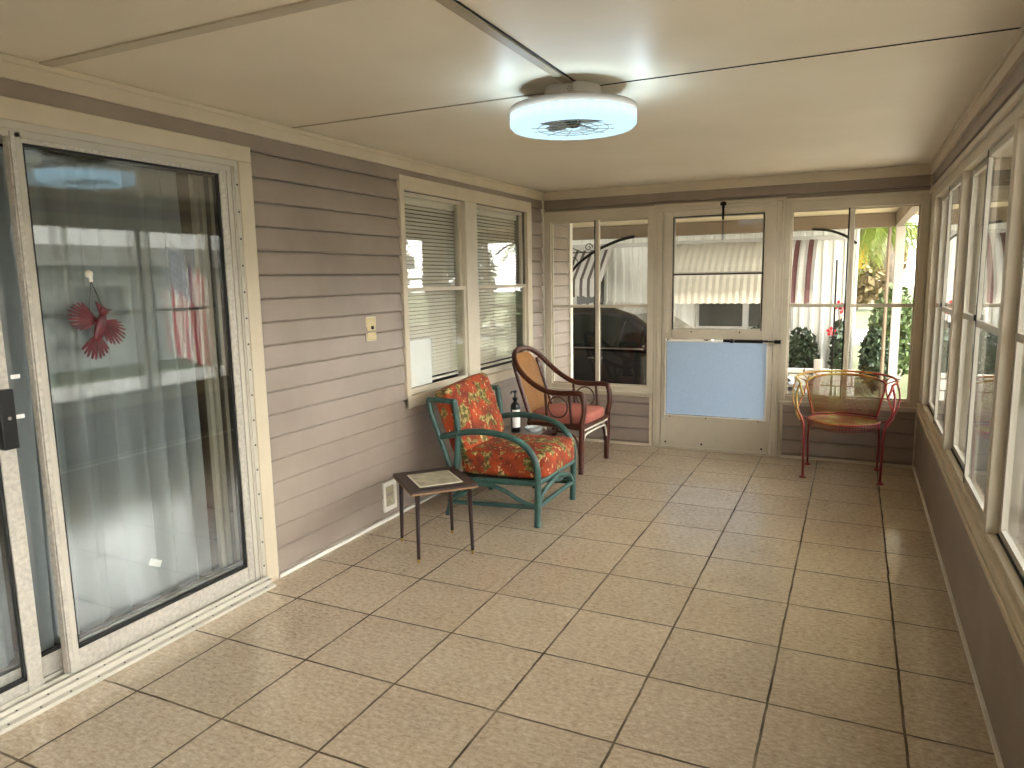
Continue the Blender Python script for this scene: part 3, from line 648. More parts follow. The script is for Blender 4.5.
for i, y in enumerate(ys[:-1]):
    if i > 4: break
    a, c = y-UW+.03, y-(.03 if i else 0)
    r = struct('window_%d' % (4+i), (W, (a+c)/2, 1.2), wlab[i], 'window'); mid = (a+c)/2
    for (p, q, x, nm) in ((a, mid+.015, W+.022, 0), (mid-.015, c, W+.046, 1)):
        s, th = .030, .018; z0, z1, zm = .515, 1.925, 1.215
        b = new(); box(b, x-th/2, x+th/2, p, p+s, z0, z1); box(b, x-th/2, x+th/2, q-s, q, z0, z1); box(b, x-th/2, x+th/2, p+s, q-s, z0, z0+s); box(b, x-th/2, x+th/2, p+s, q-s, z1-s, z1); box(b, x-th/2, x+th/2, p+s, q-s, zm-.014, zm+.014)
        f = reparent(obj('sash', b, M_ALUW, bevel=.001), r)
        b = new(); box(b, x-.0015, x+.0015, p+s, q-s, z0+s, zm-.014); obj('glass_pane', b, M_GLASS, f)
        b = new(); box(b, x-.0015, x+.0015, p+s, q-s, zm+.014, z1-s); obj('glass_pane', b, M_GLASS, f)
    b = new(); box(b, W+.010, W+.0125, mid-.020, mid-.015, .515, 1.925); box(b, W+.003, W+.012, a+.0, a+.012, .515, 1.925); box(b, W+.030, W+.036, a, c, .516, .522); reparent(obj('gasket', b, M_DARK), r)
    b = new(); box(b, W+.062, W+.063, a, c, .515, 1.925); reparent(obj('insect_screen', b, M_SCREEN), r)
    b = new(); box(b, W+.004, W+.013, mid-.014, mid+.012, 1.225, 1.250); reparent(obj('latch', b, M_BLACK), r)

# wall behind the camera
wf = struct('wall_front', (1.5, YF, 0), 'taupe siding end wall behind the camera', 'wall')
b = new(); box(b, 0, W+.07, YF-.1, YF, -.3, .5); box(b, 0, W+.07, YF-.1, YF, 1.95, H); box(b, 0, W+.07, YF-.1, YF, .5, 1.95)
reparent(obj('wall_core', b, M_SIDING), wf)

# ------------------------------------------------------------------ ceiling lamp
LX, LY = 1.47, 2.79
lp = thing('ceiling_fan_light', 'round LED ring ceiling light with small enclosed fan blades', 'ceiling light', (LX, LY, H))
b = new(); lathe(b, [(.110, 0), (.112, -.012), (.108, -.045), (.095, -.052)], (0, 0, 0), 40); obj('canopy', b, plain('lamp_white', '#d6cfc6', .4), lp, sm=True)
b = new()
for i in range(7):
    a = 2*PI*i/6; r_ = .010 if i < 6 else 0
    lathe(b, [(.002, 0), (.002, .002)], (.03 + r_*math.cos(a), -.111, -.028 + r_*math.sin(a)), 6, 'y')
obj('vent_holes', b, M_BLACK, lp)
M_RIM = plain('lamp_rim', '#8d8073', .5)
b = new()   # arms and bowl above ring
for k in range(3):
    a = 2*PI*k/3+.5; box(b, .08, .20, -.018, .018, -.075, -.067, Matrix.Rotation(a, 4, 'Z'))
lathe(b, [(.10, -.052), (.125, -.058), (.07, -.064)], (0, 0, 0), 40); obj('mount_plate', b, plain('lamp_mount', '#c9c2ba', .4), lp, sm=True)
b = new(); R1, R0 = .250, .160
rings = []
prof = [(R1-.004, -.074), (R1, -.078), (R1, -.101), (R1-.006, -.1015), (R0+.01, -.090), (R0+.01, -.078)]
n = 64; vs = [[b.verts.new((r_*math.cos(2*PI*k/n), r_*math.sin(2*PI*k/n), h)) for k in range(n)] for r_, h in prof]
for i in range(len(vs)):
    A, B = vs[i], vs[(i+1) % len(vs)]
    for k in range(n): b.faces.new([A[k], A[(k+1) % n], B[(k+1) % n], B[k]])
obj('ring_housing', b, M_RIM, lp, sm=True)
b = new(); prof = [(R1-.001, -.1015), (R1, -.106), (R1, -.142), (R1-.010, -.153), (R0+.01, -.153), (R0, -.145), (R0, -.104), (R0+.01, -.1015)]
vs = [[b.verts.new((r_*math.cos(2*PI*k/n), r_*math.sin(2*PI*k/n), h)) for k in range(n)] for r_, h in prof]
for i in range(len(vs)):
    A, B = vs[i], vs[(i+1) % len(vs)]
    for k in range(n): b.faces.new([A[k], A[(k+1) % n], B[(k+1) % n], B[k]])
obj('lamp_diffuser', b, M_LED, lp, sm=True)
b = new(); lathe(b, [(.030, -.095), (.035, -.125), (.028, -.145), (.010, -.150)], (0, 0, 0), 24); obj('fan_hub', b, M_BLACK, lp, sm=True)
M_BLADE = plain('fan_blade_grey', '#77808a', .3)
for k in range(5):
    a = 2*PI*k/5+.2; b = new()
    prism(b, [(.03, -.012), (.08, -.035), (.150, -.030), (.155, .005), (.09, .018), (.03, .012)], -.0015, .0015, 'z', Matrix.Translation((0, 0, -.128)) @ Matrix.Rotation(a, 4, 'Z') @ Matrix.Rotation(.30, 4, 'X'))
    obj('fan_blade', b, M_BLADE, lp)
b = new()
for r_ in (.06, .10, .14): torus(b, (0, 0, -.152), r_, .0012, 40, 5, None, 'z')
for k in range(12): a = 2*PI*k/12; tube(b, [(.03*math.cos(a), .03*math.sin(a), -.152), (.166*math.cos(a), .166*math.sin(a), -.152)], .0012, 5)
obj('fan_guard', b, M_ALUW, lp)
b = new(); lathe(b, [(R0+.01, -.082), (R0+.01, -.078)], (0, 0, 0), 40); obj('top_plate', b, M_RIM, lp)
# lamp light
for k in range(36):
    a = 2*PI*k/36
    ld = bpy.data.lights.new('lamp_glow', 'POINT'); ld.energy = LAMP_W; ld.color = (.62, .84, 1.0); ld.shadow_soft_size = 0.0
    lo = bpy.data.objects.new('lamp_glow', ld); COL.objects.link(lo); lo.parent = lp; lo.location = (.272*math.cos(a), .272*math.sin(a), -.118)

# ------------------------------------------------------------------ furniture
# folding snack table
tb = thing('snack_table', 'small low dark wood table with pale inlay beside the teal armchair', 'table', (.519, 3.189, 0), math.atan2(-.264, .297))
hx, hy, zt = .198, .178, .385
b = new(); box(b, -hx, hx, -hy, hy, zt-.014, zt); obj('table_top', b, M_WOODD, tb, bevel=.003)
b = new(); box(b, -hx-.002, hx+.002, -hy-.002, hy+.002, zt-.022, zt-.013); obj('edge_band', b, plain('edge_wood', '#8a6844', .5), tb, bevel=.002)
b = new(); box(b, -hx*.62, hx*.68, -hy*.66, hy*.66, zt, zt+.002); obj('inlay_border', b, plain('inlay_border_cream', '#cfc8b0', .4), tb)
b = new(); box(b, -hx*.62+.008, hx*.68-.008, -hy*.66+.008, hy*.66-.008, zt+.0015, zt+.003); obj('inlay', b, M_CORK, tb)
for sx_ in (-1, 1):
    for sy_ in (-1, 1):
        b = new(); tube(b, [(sx_*.165, sy_*.140, zt-.018), (sx_*.172, sy_*.147, .02)], [.0135, .0095], 12); lg = obj('leg', b, M_WOODD, tb, sm=True)
        b = new(); tube(b, [(sx_*.172, sy_*.147, .02), (sx_*.1725, sy_*.1475, .0)], [.0098, .008], 12); obj('ferrule', b, M_BRASS, lg, sm=True)

# teal bamboo armchair (faces +x), origin at floor centre of its legs
ax, ay = .60, 3.98; hw = .29
ac = thing('bamboo_armchair', 'teal painted bamboo armchair with orange floral cushions', 'armchair', (ax, ay, 0))
def L(x, y, z): return (x-ax, y, z)
rt = .0195
for s in (-1, 1):
    y = s*hw
    b = new(); pts = [L(.90, y, 0), L(.905, y, .20), L(.905, y, .335), L(.875, y, .425), L(.81, y, .490), L(.72, y, .525), L(.57, y, .540), L(.45, y, .532), L(.345, y, .508), L(.265, y, .488)]
    tube(b, smooth(pts, 5), rt, 12); obj('arm', b, M_GREEN, ac, sm=True)
    b = new(); tube(b, smooth([L(.185, y, .705), L(.205, y, .62), L(.26, y, .48), L(.325, y, .30), L(.36, y, .21)], 4), .0165, 12); obj('back_post', b, M_GREEN, ac, sm=True)
    b = new(); tube(b, smooth([L(.365, y, .715), L(.385, y, .55), L(.375, y, .36), L(.35, y, .20)], 4), rt, 12); obj('back_post', b, M_GREEN, ac, sm=True)
    b = new(); tube(b, [L(.178, y, .712), L(.25, y, .716), L(.372, y, .712)], .0175, 12); obj('back_cap', b, M_GREEN, ac, sm=True)
    b = new(); tube(b, [L(.36, y, .215), L(.33, y, .12), L(.298, y, 0)], .0185, 12); obj('leg', b, M_GREEN, ac, sm=True)
    b = new(); tube(b, [L(.33, y, .232), L(.60, y, .246), L(.90, y, .262)], .018, 12); obj('side_rail', b, M_GREEN, ac, sm=True)
    b = new(); tube(b, [L(.315, y, .085), L(.90, y, .118)], .014, 10); obj('stretcher', b, M_GREEN, ac, sm=True)
    b = new(); tube(b, smooth([L(.315, y+.012*s, .095), L(.42, y+.012*s, .185), L(.56, y+.012*s, .225), L(.68, y+.012*s, .205), L(.80, y+.012*s, .150), L(.895, y+.012*s, .122)], 5), .0135, 10); obj('arch_brace', b, M_GREEN, ac, sm=True)
b = new(); tube(b, [L(.905, -hw, .262), L(.905, hw, .262)], .018, 12); obj('front_rail', b, M_GREEN, ac, sm=True)
b = new(); tube(b, [L(.90, -hw, .118), L(.90, hw, .118)], .015, 10); obj('front_stretcher', b, M_GREEN, ac, sm=True)
for dx, hgt in ((.0, .225), (-.02, .195)):
    b = new(); tube(b, smooth([L(.905+dx, -hw+.01, .122), L(.905+dx, -hw*.75, .185), L(.905+dx, -hw*.35, hgt-.01), L(.905+dx, 0, hgt+.01), L(.905+dx, hw*.35, hgt-.01), L(.905+dx, hw*.75, .185), L(.905+dx, hw-.01, .122)], 5), .0135, 10); obj('front_arch', b, M_GREEN, ac, sm=True)
b = new(); tube(b, [L(.34, -hw, .23), L(.34, hw, .23)], .016, 10); obj('rear_rail', b, M_GREEN, ac, sm=True)
b = new(); tube(b, [L(.19, -hw, .705), L(.19, hw, .705)], .016, 10); obj('back_top_rail', b, M_GREEN, ac, sm=True)
b = new(); tube(b, [L(.31, -hw, .085), L(.31, hw, .085)], .014, 10); obj('rear_stretcher', b, M_GREEN, ac, sm=True)
b = new(); box(b, .36-ax, .90-ax, -hw+.02, hw-.02, .235, .258); obj('seat_slats', b, M_DARK, ac)
SM = Matrix.Translation((.655-ax, 0, .345)) @ Matrix.Rotation(-.03, 4, 'Y')
b = new(); pillow(b, .288, .276, .078, SM, 9, 11, .22); obj('seat_cushion', b, M_FLORAL, ac, sm=True)
b = new()
def rrect(hx, hy, r, n=5):
    out = []
    for (cx_, cy_, a0) in ((hx-r, hy-r, 0), (-hx+r, hy-r, PI/2), (-hx+r, -hy+r, PI), (hx-r, -hy+r, 1.5*PI)):
        for i in range(n+1): a = a0+PI/2*i/n; out.append((cx_+r*math.cos(a), cy_+r*math.sin(a)))
    return out
for zz in (.055, -.055): tube(b, [SM @ Vector((x_, y_, zz)) for x_, y_ in rrect(.283, .261, .035)], .0045, 6, True)
BM_ = Matrix.Translation((.325-ax, -.01, .595)) @ Matrix.Rotation(.09, 4, 'X') @ Matrix.Rotation(PI/2-.30, 4, 'Y')
b.free()
b = new(); pillow(b, .215, .272, .060, BM_, 9, 11, .40); obj('back_cushion', b, M_FLORAL, ac, sm=True)

# rattan chair with cane back (faces +x)
rx, ry = .50, 5.14
rc = thing('rattan_chair', 'brown rattan armchair with cane back and pink seat pad', 'armchair', (rx, ry, 0), math.radians(-3))
hw = .262; XF, XB = .262, -.20
b = new()
arm = [(XF+.005, -hw, .39), (XF+.02, -hw, .47), (XF+.012, -hw, .565), (XF-.02, -hw, .600), (.10, -hw, .595), (-.02, -hw, .605), (-.13, -hw, .655), (-.235, -hw+.01, .735), (-.305, -hw+.045, .815), (-.345, -hw+.12, .868), (-.358, -.06, .888)]
loop = arm + [(-.358, .06, .888)] + [(p[0], -p[1], p[2]) for p in arm[:-1][::-1]]
tube(b, smooth(loop, 5), .0205, 12); obj('arm_rail', b, M_RATTAN, rc, sm=True)
for s in (-1, 1):
    b = new(); tube(b, [(XF+.004, s*hw, .40), (XF, s*hw, .2), (XF-.005, s*hw, 0)], [.021, .022, .021], 12); obj('leg', b, M_RATTAN, rc, sm=True)
    b = new(); tube(b, smooth([(-.325, s*(hw-.06), .80), (-.27, s*(hw-.06), .62), (-.20, s*(hw-.055), .42), (-.185, s*(hw-.05), .25), (-.215, s*(hw-.04), 0)], 4), .017, 12); obj('back_post', b, M_RATTAN, rc, sm=True)
    b = new(); tube(b, [(-.03, s*hw, .605), (-.015, s*hw, .36)], .011, 10); obj('arm_post', b, M_RATTAN, rc, sm=True)
    b = new(); tube(b, [(.165, s*hw, .595), (.185, s*hw, .36)], .011, 10); obj('arm_post', b, M_RATTAN, rc, sm=True)
    b = new(); torus(b, (.072, s*hw, .490), .078, .0065, 30, 8); obj('arm_ring', b, M_RATTAN, rc, sm=True)
    b = new(); tube(b, smooth([(XF-.02, s*hw, .14), (XF-.04, s*hw, .255), (XF-.12, s*hw, .300), (-.06, s*(hw-.01), .300), (-.14, s*(hw-.03), .26), (-.18, s*(hw-.045), .14)], 4), .0085, 8); obj('side_brace', b, M_RATTAN, rc, sm=True)
b = new()
for s in (-1, 1): tube(b, [(-.20, s*(hw-.05), .345), (XF, s*hw, .345)], .019, 12)
tube(b, [(XF, -hw, .345), (XF, hw, .345)], .019, 12); tube(b, [(-.19, -hw+.05, .345), (-.19, hw-.05, .345)], .019, 12); obj('seat_frame', b, M_RATTAN, rc, sm=True)
b = new(); tube(b, [(XF+.006, -hw+.02, .322), (XF+.006, hw-.02, .322)], .007, 8); tube(b, smooth([(XF, -hw+.02, .19), (XF+.004, -hw+.05, .268), (XF+.006, -hw+.12, .290), (XF+.006, hw-.12, .290), (XF+.004, hw-.05, .268), (XF, hw-.02, .19)], 4), .007, 8); obj('front_piping', b, M_TRIMW, rc, sm=True)
b = new(); pillow(b, .235, .245, .045, Matrix.Translation((.045, 0, .395)), 5, 8, .35); obj('seat_pad', b, M_PINK, rc, sm=True)
b = new(); NY, NZ = 34, 46; V = {}
for j in range(NZ+1):
    t = j/NZ; z = .40+.455*t
    hwid = (hw-.075)*(1 if t < .7 else math.sqrt(max(.02, 1-((t-.7)/.32)**2*.85)))
    for i in range(NY+1):
        q = -1+2*i/NY; xx = -.20 - .155*t**1.05 - .012*(1-q*q); V[i, j] = b.verts.new((xx, q*hwid, z))
for i in range(NY):
    for j in range(NZ): b.faces.new([V[i, j], V[i+1, j], V[i+1, j+1], V[i, j+1]])
wire(obj('cane_back', b, M_CANE, rc), .0062)

# small side table between the chairs
st_ = thing('side_table', 'small dark table holding a pump bottle between the two armchairs', 'table', (.39, 4.56, 0), 0.0)
zt = .345
b = new(); box(b, -.20, .205, -.20, .19, zt-.016, zt); obj('table_top', b, M_WOODD, st_, bevel=.003)
b = new(); box(b, -.15, .155, -.15, .14, zt, zt+.002); obj('inlay', b, plain('grey_inlay', '#8f8a84', .15), st_)
for sx_ in (-1, 1):
    for sy_ in (-1, 1):
        b = new(); tube(b, [(sx_*.165, sy_*.150, zt-.016), (sx_*.172, sy_*.157, 0)], [.0135, .0095], 12); obj('leg', b, M_WOODD, st_, sm=True)
bo = thing('pump_bottle', 'black pump bottle with white label on the side table', 'bottle', (.352, 4.575, zt+.002)); bo.scale = (1.12, 1.12, 1.28)
b = new(); lathe(b, [(.028, 0), (.031, .004), (.031, .145), (.027, .160), (.012, .172), (.012, .182)], (0, 0, 0), 28); obj('body', b, M_BLACK, bo, sm=True)
b = new(); lathe(b, [(.0315, .03), (.0315, .13)], (0, 0, 0), 28)
bmesh.ops.delete(b, geom=[v for v in b.verts if v.co.x < -.012 or v.co.y > .012], context='VERTS'); obj('bottle_label', b, M_PAPER, bo, sm=True)
b = new(); lathe(b, [(.015, .180), (.016, .184), (.016, .198), (.005, .200), (.005, .222), (.013, .224), (.013, .234), (.004, .238)], (0, 0, 0), 20); tube(b, [(0, 0, .230), (-.01, -.028, .232), (-.012, -.036, .222)], .005, 8); obj('pump', b, M_BLACK, bo, sm=True)
b = new(); lathe(b, [(.045, 0), (.060, .010), (.068, .026), (.062, .028), (.052, .014), (.004, .008)], (0, 0, 0), 12)
mg = plain('crystal', '#c9cfd0', .08, var=.3, nscale=60); o = obj('crystal_dish', b, mg); o.location = (.455, 4.66, zt+.002); tag(o, 'faceted clear crystal dish on the side table', 'dish')

# iron barrel chair (faces -y); origin between its feet
ix, iy = 2.478, 5.58
ic = thing('iron_barrel_chair', 'red and yellow wrought iron barrel chair with mesh seat and back', 'chair', (ix, iy, 0))
def rim(a, RX, RY, z): return (RX*math.sin(a), RY*math.cos(a), z)
zs = .395
b = new()
seat_rim = [(.235*math.sin(a)*(1.0), (.185 if math.cos(a) > 0 else .215)*math.cos(a)-.01, zs) for a in [2*PI*i/40 for i in range(40)]]
tube(b, seat_rim, .007, 8, True); obj('seat_rim', b, M_IRON, ic, sm=True)
b = new(); N_ = 40; V = {}
for i in range(N_+1):
    for j in range(N_+1):
        u, v = -1+2*i/N_, -1+2*j/N_; x_ = u*math.sqrt(1-v*v/2); y_ = v*math.sqrt(1-u*u/2)
        V[i, j] = b.verts.new((x_*.235, y_*(.185 if y_ > 0 else .215)-.01, zs-.028*(1-x_*x_-y_*y_) - .0))
for i in range(N_):
    for j in range(N_): b.faces.new([V[i, j], V[i+1, j], V[i+1, j+1], V[i, j+1]])
wire(obj('seat_mesh', b, M_IRONM, ic), .0060)
# seat apron, drooping at the front
b = new(); V = {}
for i in range(37):
    a = PI/2 + PI*i/36; x_ = .237*math.sin(a) ; y_ = .217*math.cos(a)-.01
    x_ = .237*math.cos(PI*i/36)*-1; y_ = -.217*math.sin(PI*i/36)-.01
    dr_ = .020+.028*math.sin(PI*i/36)
    for j in range(4): V[i, j] = b.verts.new((x_, y_, zs-dr_*j/3))
for i in range(36):
    for j in range(3): b.faces.new([V[i, j], V[i+1, j], V[i+1, j+1], V[i, j+1]])
wire(obj('seat_apron', b, M_IRON, ic), .0055)
# back panel
b = new(); V = {}; NX, NZ = 64, 30
def bp_(q, t):
    a = q*(.98+.12*t); R = .250+.038*t
    zt_ = .698 - .045*abs(q)**2.2
    return (R*math.sin(a)*1.03, .20*(1+.12*t)*math.cos(a)*1.0 + .0, zs+.014 + (zt_-zs-.014)*t)
for i in range(NX+1):
    for j in range(NZ+1): V[i, j] = b.verts.new(bp_(-1+2*i/NX, j/NZ))
for i in range(NX):
    for j in range(NZ): b.faces.new([V[i, j], V[i+1, j], V[i+1, j+1], V[i, j+1]])
o = obj('back_mesh', b, M_IRONM, ic); wire(o, .0058)
bmE = bmesh.new(); bmE.from_mesh(o.data); bmesh.ops.poke(bmE, faces=bmE.faces[:]) if False else None; bmE.free()
b = new(); edge_ = [bp_(-1, t/8) for t in range(9)] + [bp_(-1+2*i/24, 1) for i in range(1, 24)] + [bp_(1, 1-t/8) for t in range(9)]
tube(b, edge_, .0075, 8); tube(b, [bp_(-1+2*i/24, 0) for i in range(25)], .006, 8); obj('back_rim', b, M_IRON, ic, sm=True)
# outer arm rail
b = new(); pts = []
for i in range(33):
    a = -2.02 + 4.04*i/32; z_ = .718 - .012*abs(a)**2
    pts.append((.325*math.sin(a), .235*math.cos(a)-.0, z_))
tube(b, [(-.262, -.195, .585), (-.285, -.155, .642)] + pts + [(.285, -.155, .642), (.262, -.195, .585)], .0085, 10); obj('arm_rail', b, M_IRON, ic, sm=True)
for s in (-1, 1):
    b = new(); tube(b, smooth([(s*.290, -.10, .670), (s*.310, -.14, .59), (s*.300, -.175, .49), (s*.260, -.19, .40), (s*.250, -.198, .28), (s*.248, -.20, .14), (s*.246, -.205, .012)], 5), .0085, 10); l_ = obj('leg', b, M_IRON, ic, sm=True)
    b = new(); lathe(b, [(.024, 0), (.024, .005), (.010, .014)], (s*.246, -.205, 0), 18); obj('foot_pad', b, M_IRON, l_, sm=True)
    b = new(); tube(b, smooth([(s*.205, .10, .40), (s*.230, .14, .34), (s*.240, .165, .22), (s*.237, .175, .10), (s*.235, .18, .012)], 5), .0075, 10); l_ = obj('leg', b, M_IRON, ic, sm=True)
    b = new(); lathe(b, [(.022, 0), (.022, .005), (.009, .014)], (s*.235, .18, 0), 18); obj('foot_pad', b, M_IRON, l_, sm=True)
    b = new(); tube(b, smooth([(s*.315, .03, .705), (s*.345, .0, .60), (s*.335, -.03, .50), (s*.285, -.04, .42), (s*.24, -.03, .395)], 5), .006, 8); tube(b, smooth([(s*.245, .10, .69), (s*.275, .02, .56), (s*.31, -.09, .46), (s*.28, -.15, .40)], 5), .006, 8); obj('arm_scroll', b, M_IRON, ic, sm=True)
for i in range(9):
    b = new(); a = -1.5+3.0*i/8; p1 = Vector((.325*math.sin(a), .235*math.cos(a), .718-.012*a*a)); q = max(-1, min(1, a/1.25)); p2 = Vector(bp_(q, 1))
    tube(b, [p1, p2], .0045, 6); obj('rail_spacer', b, M_IRON, ic)

# ------------------------------------------------------------------ outdoors
G = -.30
b = new(); box(b, -14, 3.05, YB+.09, 10.9, G-.1, G); tag(obj('driveway', b, M_CONC), 'pale concrete carport slab beyond the storm door', 'driveway', kind='structure')
b = new(); box(b, -60, 80, 10.9, 90, G-.12, G-.01); box(b, 3.05, 80, -40, 10.9, G-.12, G-.01); box(b, -60, 3.05, -40, -3, G-.12, G-.01); tag(obj('lawn', b, M_GRASS), 'green grass lawn around the house', 'lawn', kind='structure')
b = new(); box(b, -60, 80, 19.5, 24.6, G-.03, G+.01); box(b, 7.2, 9.8, -40, 24, G-.03, G+.01); tag(obj('road', b, M_ASPH), 'pale street and drive beyond the lawn', 'road', kind='structure')
b = new(); box(b, 0.9, 2.2, YB+.09, YB+1.0, G, -.04); tag(obj('floor_step', b, M_CONC, bevel=.01), kind='structure')
b = new(); box(b, W+.08, 5.2, YF-4, 10.9, G-.03, G+.012); tag(obj('bounce_slab', b, M_BOUNCE), 'added pale concrete slab bouncing sunlight in along the long window wall', 'bounce slab', kind='structure')  # added pale slab that throws sunlight up onto the ceiling
b = new(); box(b, 0.05, 3.9, YB+.13, 6.75, 2.165, 2.23); reparent(obj('porch_soffit', b, M_SOFFIT), wb)
b = new(); box(b, 2.92, 3.0, YB+.13, 6.75, 1.99, 2.16); reparent(obj('porch_beam', b, M_BEAM), wb)
# carport
cp = thing('carport', 'carport roof with tan beams and one white post beyond the end wall', 'carport', (2.95, 10.2, G))
def cpp(name, bm, mat, **k): return reparent(obj(name, bm, mat, **k), cp)
b = new(); box(b, -5, 3.9, 6.76, 10.9, 2.165, 2.23); cpp('roof', b, M_SOFFIT)
b = new(); box(b, -5, 3.0, 10.14, 10.24, 1.99, 2.16); cpp('beam', b, M_BEAM)
b = new(); box(b, 2.92, 3.0, 6.76, 10.14, 1.99, 2.16); cpp('beam', b, M_BEAM)
b = new(); box(b, 2.93, 3.03, 10.14, 10.24, G, 1.99); cpp('post', b, M_POST, bevel=.005)
b = new(); tube(b, [(2.86, 10.16, 1.98), (2.86, 10.16, G)], .022, 8); cpp('downspout', b, plain('downspout_brown', '#8c7a62', .5))
b = new(); tube(b, smooth([(-1.55, 10.1, 1.20), (-1.40, 10.1, 1.42), (-1.28, 10.1, 1.55), (-1.17, 10.1, 1.66), (-.92, 10.1, 1.82), (-.59, 10.1, 1.95), (-.35, 10.1, 2.0)], 6), .022, 8); cpp('arch_bracket', b, M_BLACKM, sm=True)
b = new()
for (cx_, cz_, r_) in ((-1.04, 1.87, .065), (-1.30, 1.66, .09), (-1.42, 1.85, .05)):
    pts = [(cx_+r_*(1-.075*i/1.5)*math.cos(i*.5), 10.12, cz_+r_*(1-.075*i/1.5)*math.sin(i*.5)) for i in range(16)]; tube(b, pts, .007, 6)
tube(b, [(-1.5, 10.12, 1.80), (-.95, 10.12, 1.80)], .007, 6); tube(b, [(-1.5, 10.12, 1.95), (-1.12, 10.12, 1.80)], .007, 6)
cpp('scrollwork', b, M_BLACKM, sm=True)
b = new(); tube(b, smooth([(1.98, 10.1, 1.995), (2.18, 10.1, 1.97), (2.36, 10.1, 1.90), (2.50, 10.1, 1.80)], 5), .016, 8); cpp('arch_bracket', b, M_BLACKM, sm=True)

# neighbour's mobile home
HY = 12.0; HX = 2.45
mh = thing('mobile_home', 'white ribbed metal mobile home with awnings across the carport', 'house', (0, HY, G))
def mhp(name, bm, mat, **k): return reparent(obj(name, bm, mat, **k), mh)
b = new(); rib = []; x = -12.0
while x < HX:
    rib += [(x, HY), (x+.075, HY), (x+.095, HY-.022), (x+.130, HY-.022)]; x += .15
pts = rib + [(HX, HY), (HX, HY+3.6), (-12, HY+3.6)]; prism(b, pts, G, 2.25, 'z'); mhp('wall', b, M_HOMEW)
b = new(); box(b, -12.1, HX+.6, HY-1.0, HY+3.75, 2.25, 2.35); box(b, -12.1, HX+.12, HY-.10, HY-.03, 2.08, 2.25); mhp('roof', b, M_ROOFW)  # deep overhang added out of view to shade the awnings and wall
b = new(); box(b, -12, HX, HY-.035, HY-.02, 1.93, 2.0); mhp('eave_trim', b, M_ROOFW)
def nwin(x0, x1, z0, z1, xm=None):
    b = new(); box(b, x0-.04, x1+.04, HY-.05, HY+.0, z0-.04, z1+.04); f = mhp('window', b, M_ROOFW)
    for a, c in ((x0, xm), (xm+.10, x1)):
        b = new(); box(b, a, c, HY-.056, HY-.045, z0, z1); obj('pane', b, M_HOMED, f)
nwin(.22, 1.28, .62, 1.25, .90); nwin(1.45, 1.62, .6, 1.3, 1.5); nwin(-2.4, -1.40, .55, 1.55, -2.0)
def awning(x0, x1, zt_, zb, out, mat, name='awning', scal=True):
    b = new(); step = .05; n_ = max(2, round((x1-x0)/step)); prof = []
    for j in range(7):
        t = j/6; prof.append((HY-.06 - out*math.sin(t*PI/2)**1.1*1.0, zt_ - (zt_-zb)*(1-math.cos(t*PI/2))**.72))
    V = {}
    for i in range(n_+1):
        x_ = x0+(x1-x0)*i/n_
        for j, (yy, zz) in enumerate(prof): V[i, j] = b.verts.new((x_, yy-(.012 if i % 2 else 0), zz+(.008 if i % 2 else 0) - (.02 if (scal and j == 6 and i % 2) else 0)))
    for i in range(n_):
        for j in range(6): b.faces.new([V[i, j], V[i+1, j], V[i+1, j+1], V[i, j+1]])
    o = mhp(name, b, mat); s_ = o.modifiers.new('thick', 'SOLIDIFY'); s_.thickness = .012; return o
awning(-.17, 1.50, 1.93, 1.02, .75, M_AWN)
awning(1.60, 1.97, 1.93, 1.02, .75, M_AWNR)
b = new(); V = {}; prof = [(HY-.05, 1.91), (HY-.33, 1.66), (HY-.62, 1.40), (HY-.64, 1.27), (HY-.64, 1.14)]
for i in range(41):
    x_ = -3.27+2.0*i/40
    for j, (yy, zz) in enumerate(prof): V[i, j] = b.verts.new((x_, yy, zz-(.03*abs(math.sin(i*PI/2)) if j == 4 else 0)))
for i in range(40):
    for j in range(4): b.faces.new([V[i, j], V[i+1, j], V[i+1, j+1], V[i, j+1]])
o = mhp('awning', b, M_AWNB); s_ = o.modifiers.new('thick', 'SOLIDIFY'); s_.thickness = .012
b = new(); prism(b, [(HY-.05, 1.91), (HY-.62, 1.40), (HY-.60, 1.36), (HY-.05, 1.78)], -1.285, -1.27, 'x'); box(b, -3.3, -1.24, HY-.10, HY-.02, 1.90, 1.95); mhp('awning_frame', b, M_ROOFW)
b = new(); tube(b, [(2.26, HY-.90, G), (2.26, HY-.90, 1.62)], .012, 6); tag(obj('garden_pole', b, M_BLACKM), 'thin dark pole standing in the planter by the red hibiscus', 'pole')

# planter wall
b = new(); box(b, -1.0, 2.56, 11.15, 11.30, G, .06); tag(obj('planter_wall', b, M_BLOCK), 'low white block planter wall in front of the hedge', 'wall')
b = new(); box(b, 2.02, 2.12, 11.02, 11.13, G, .22); tag(obj('bollard', b, M_POST, bevel=.01), 'short white post before the planter wall', 'post')

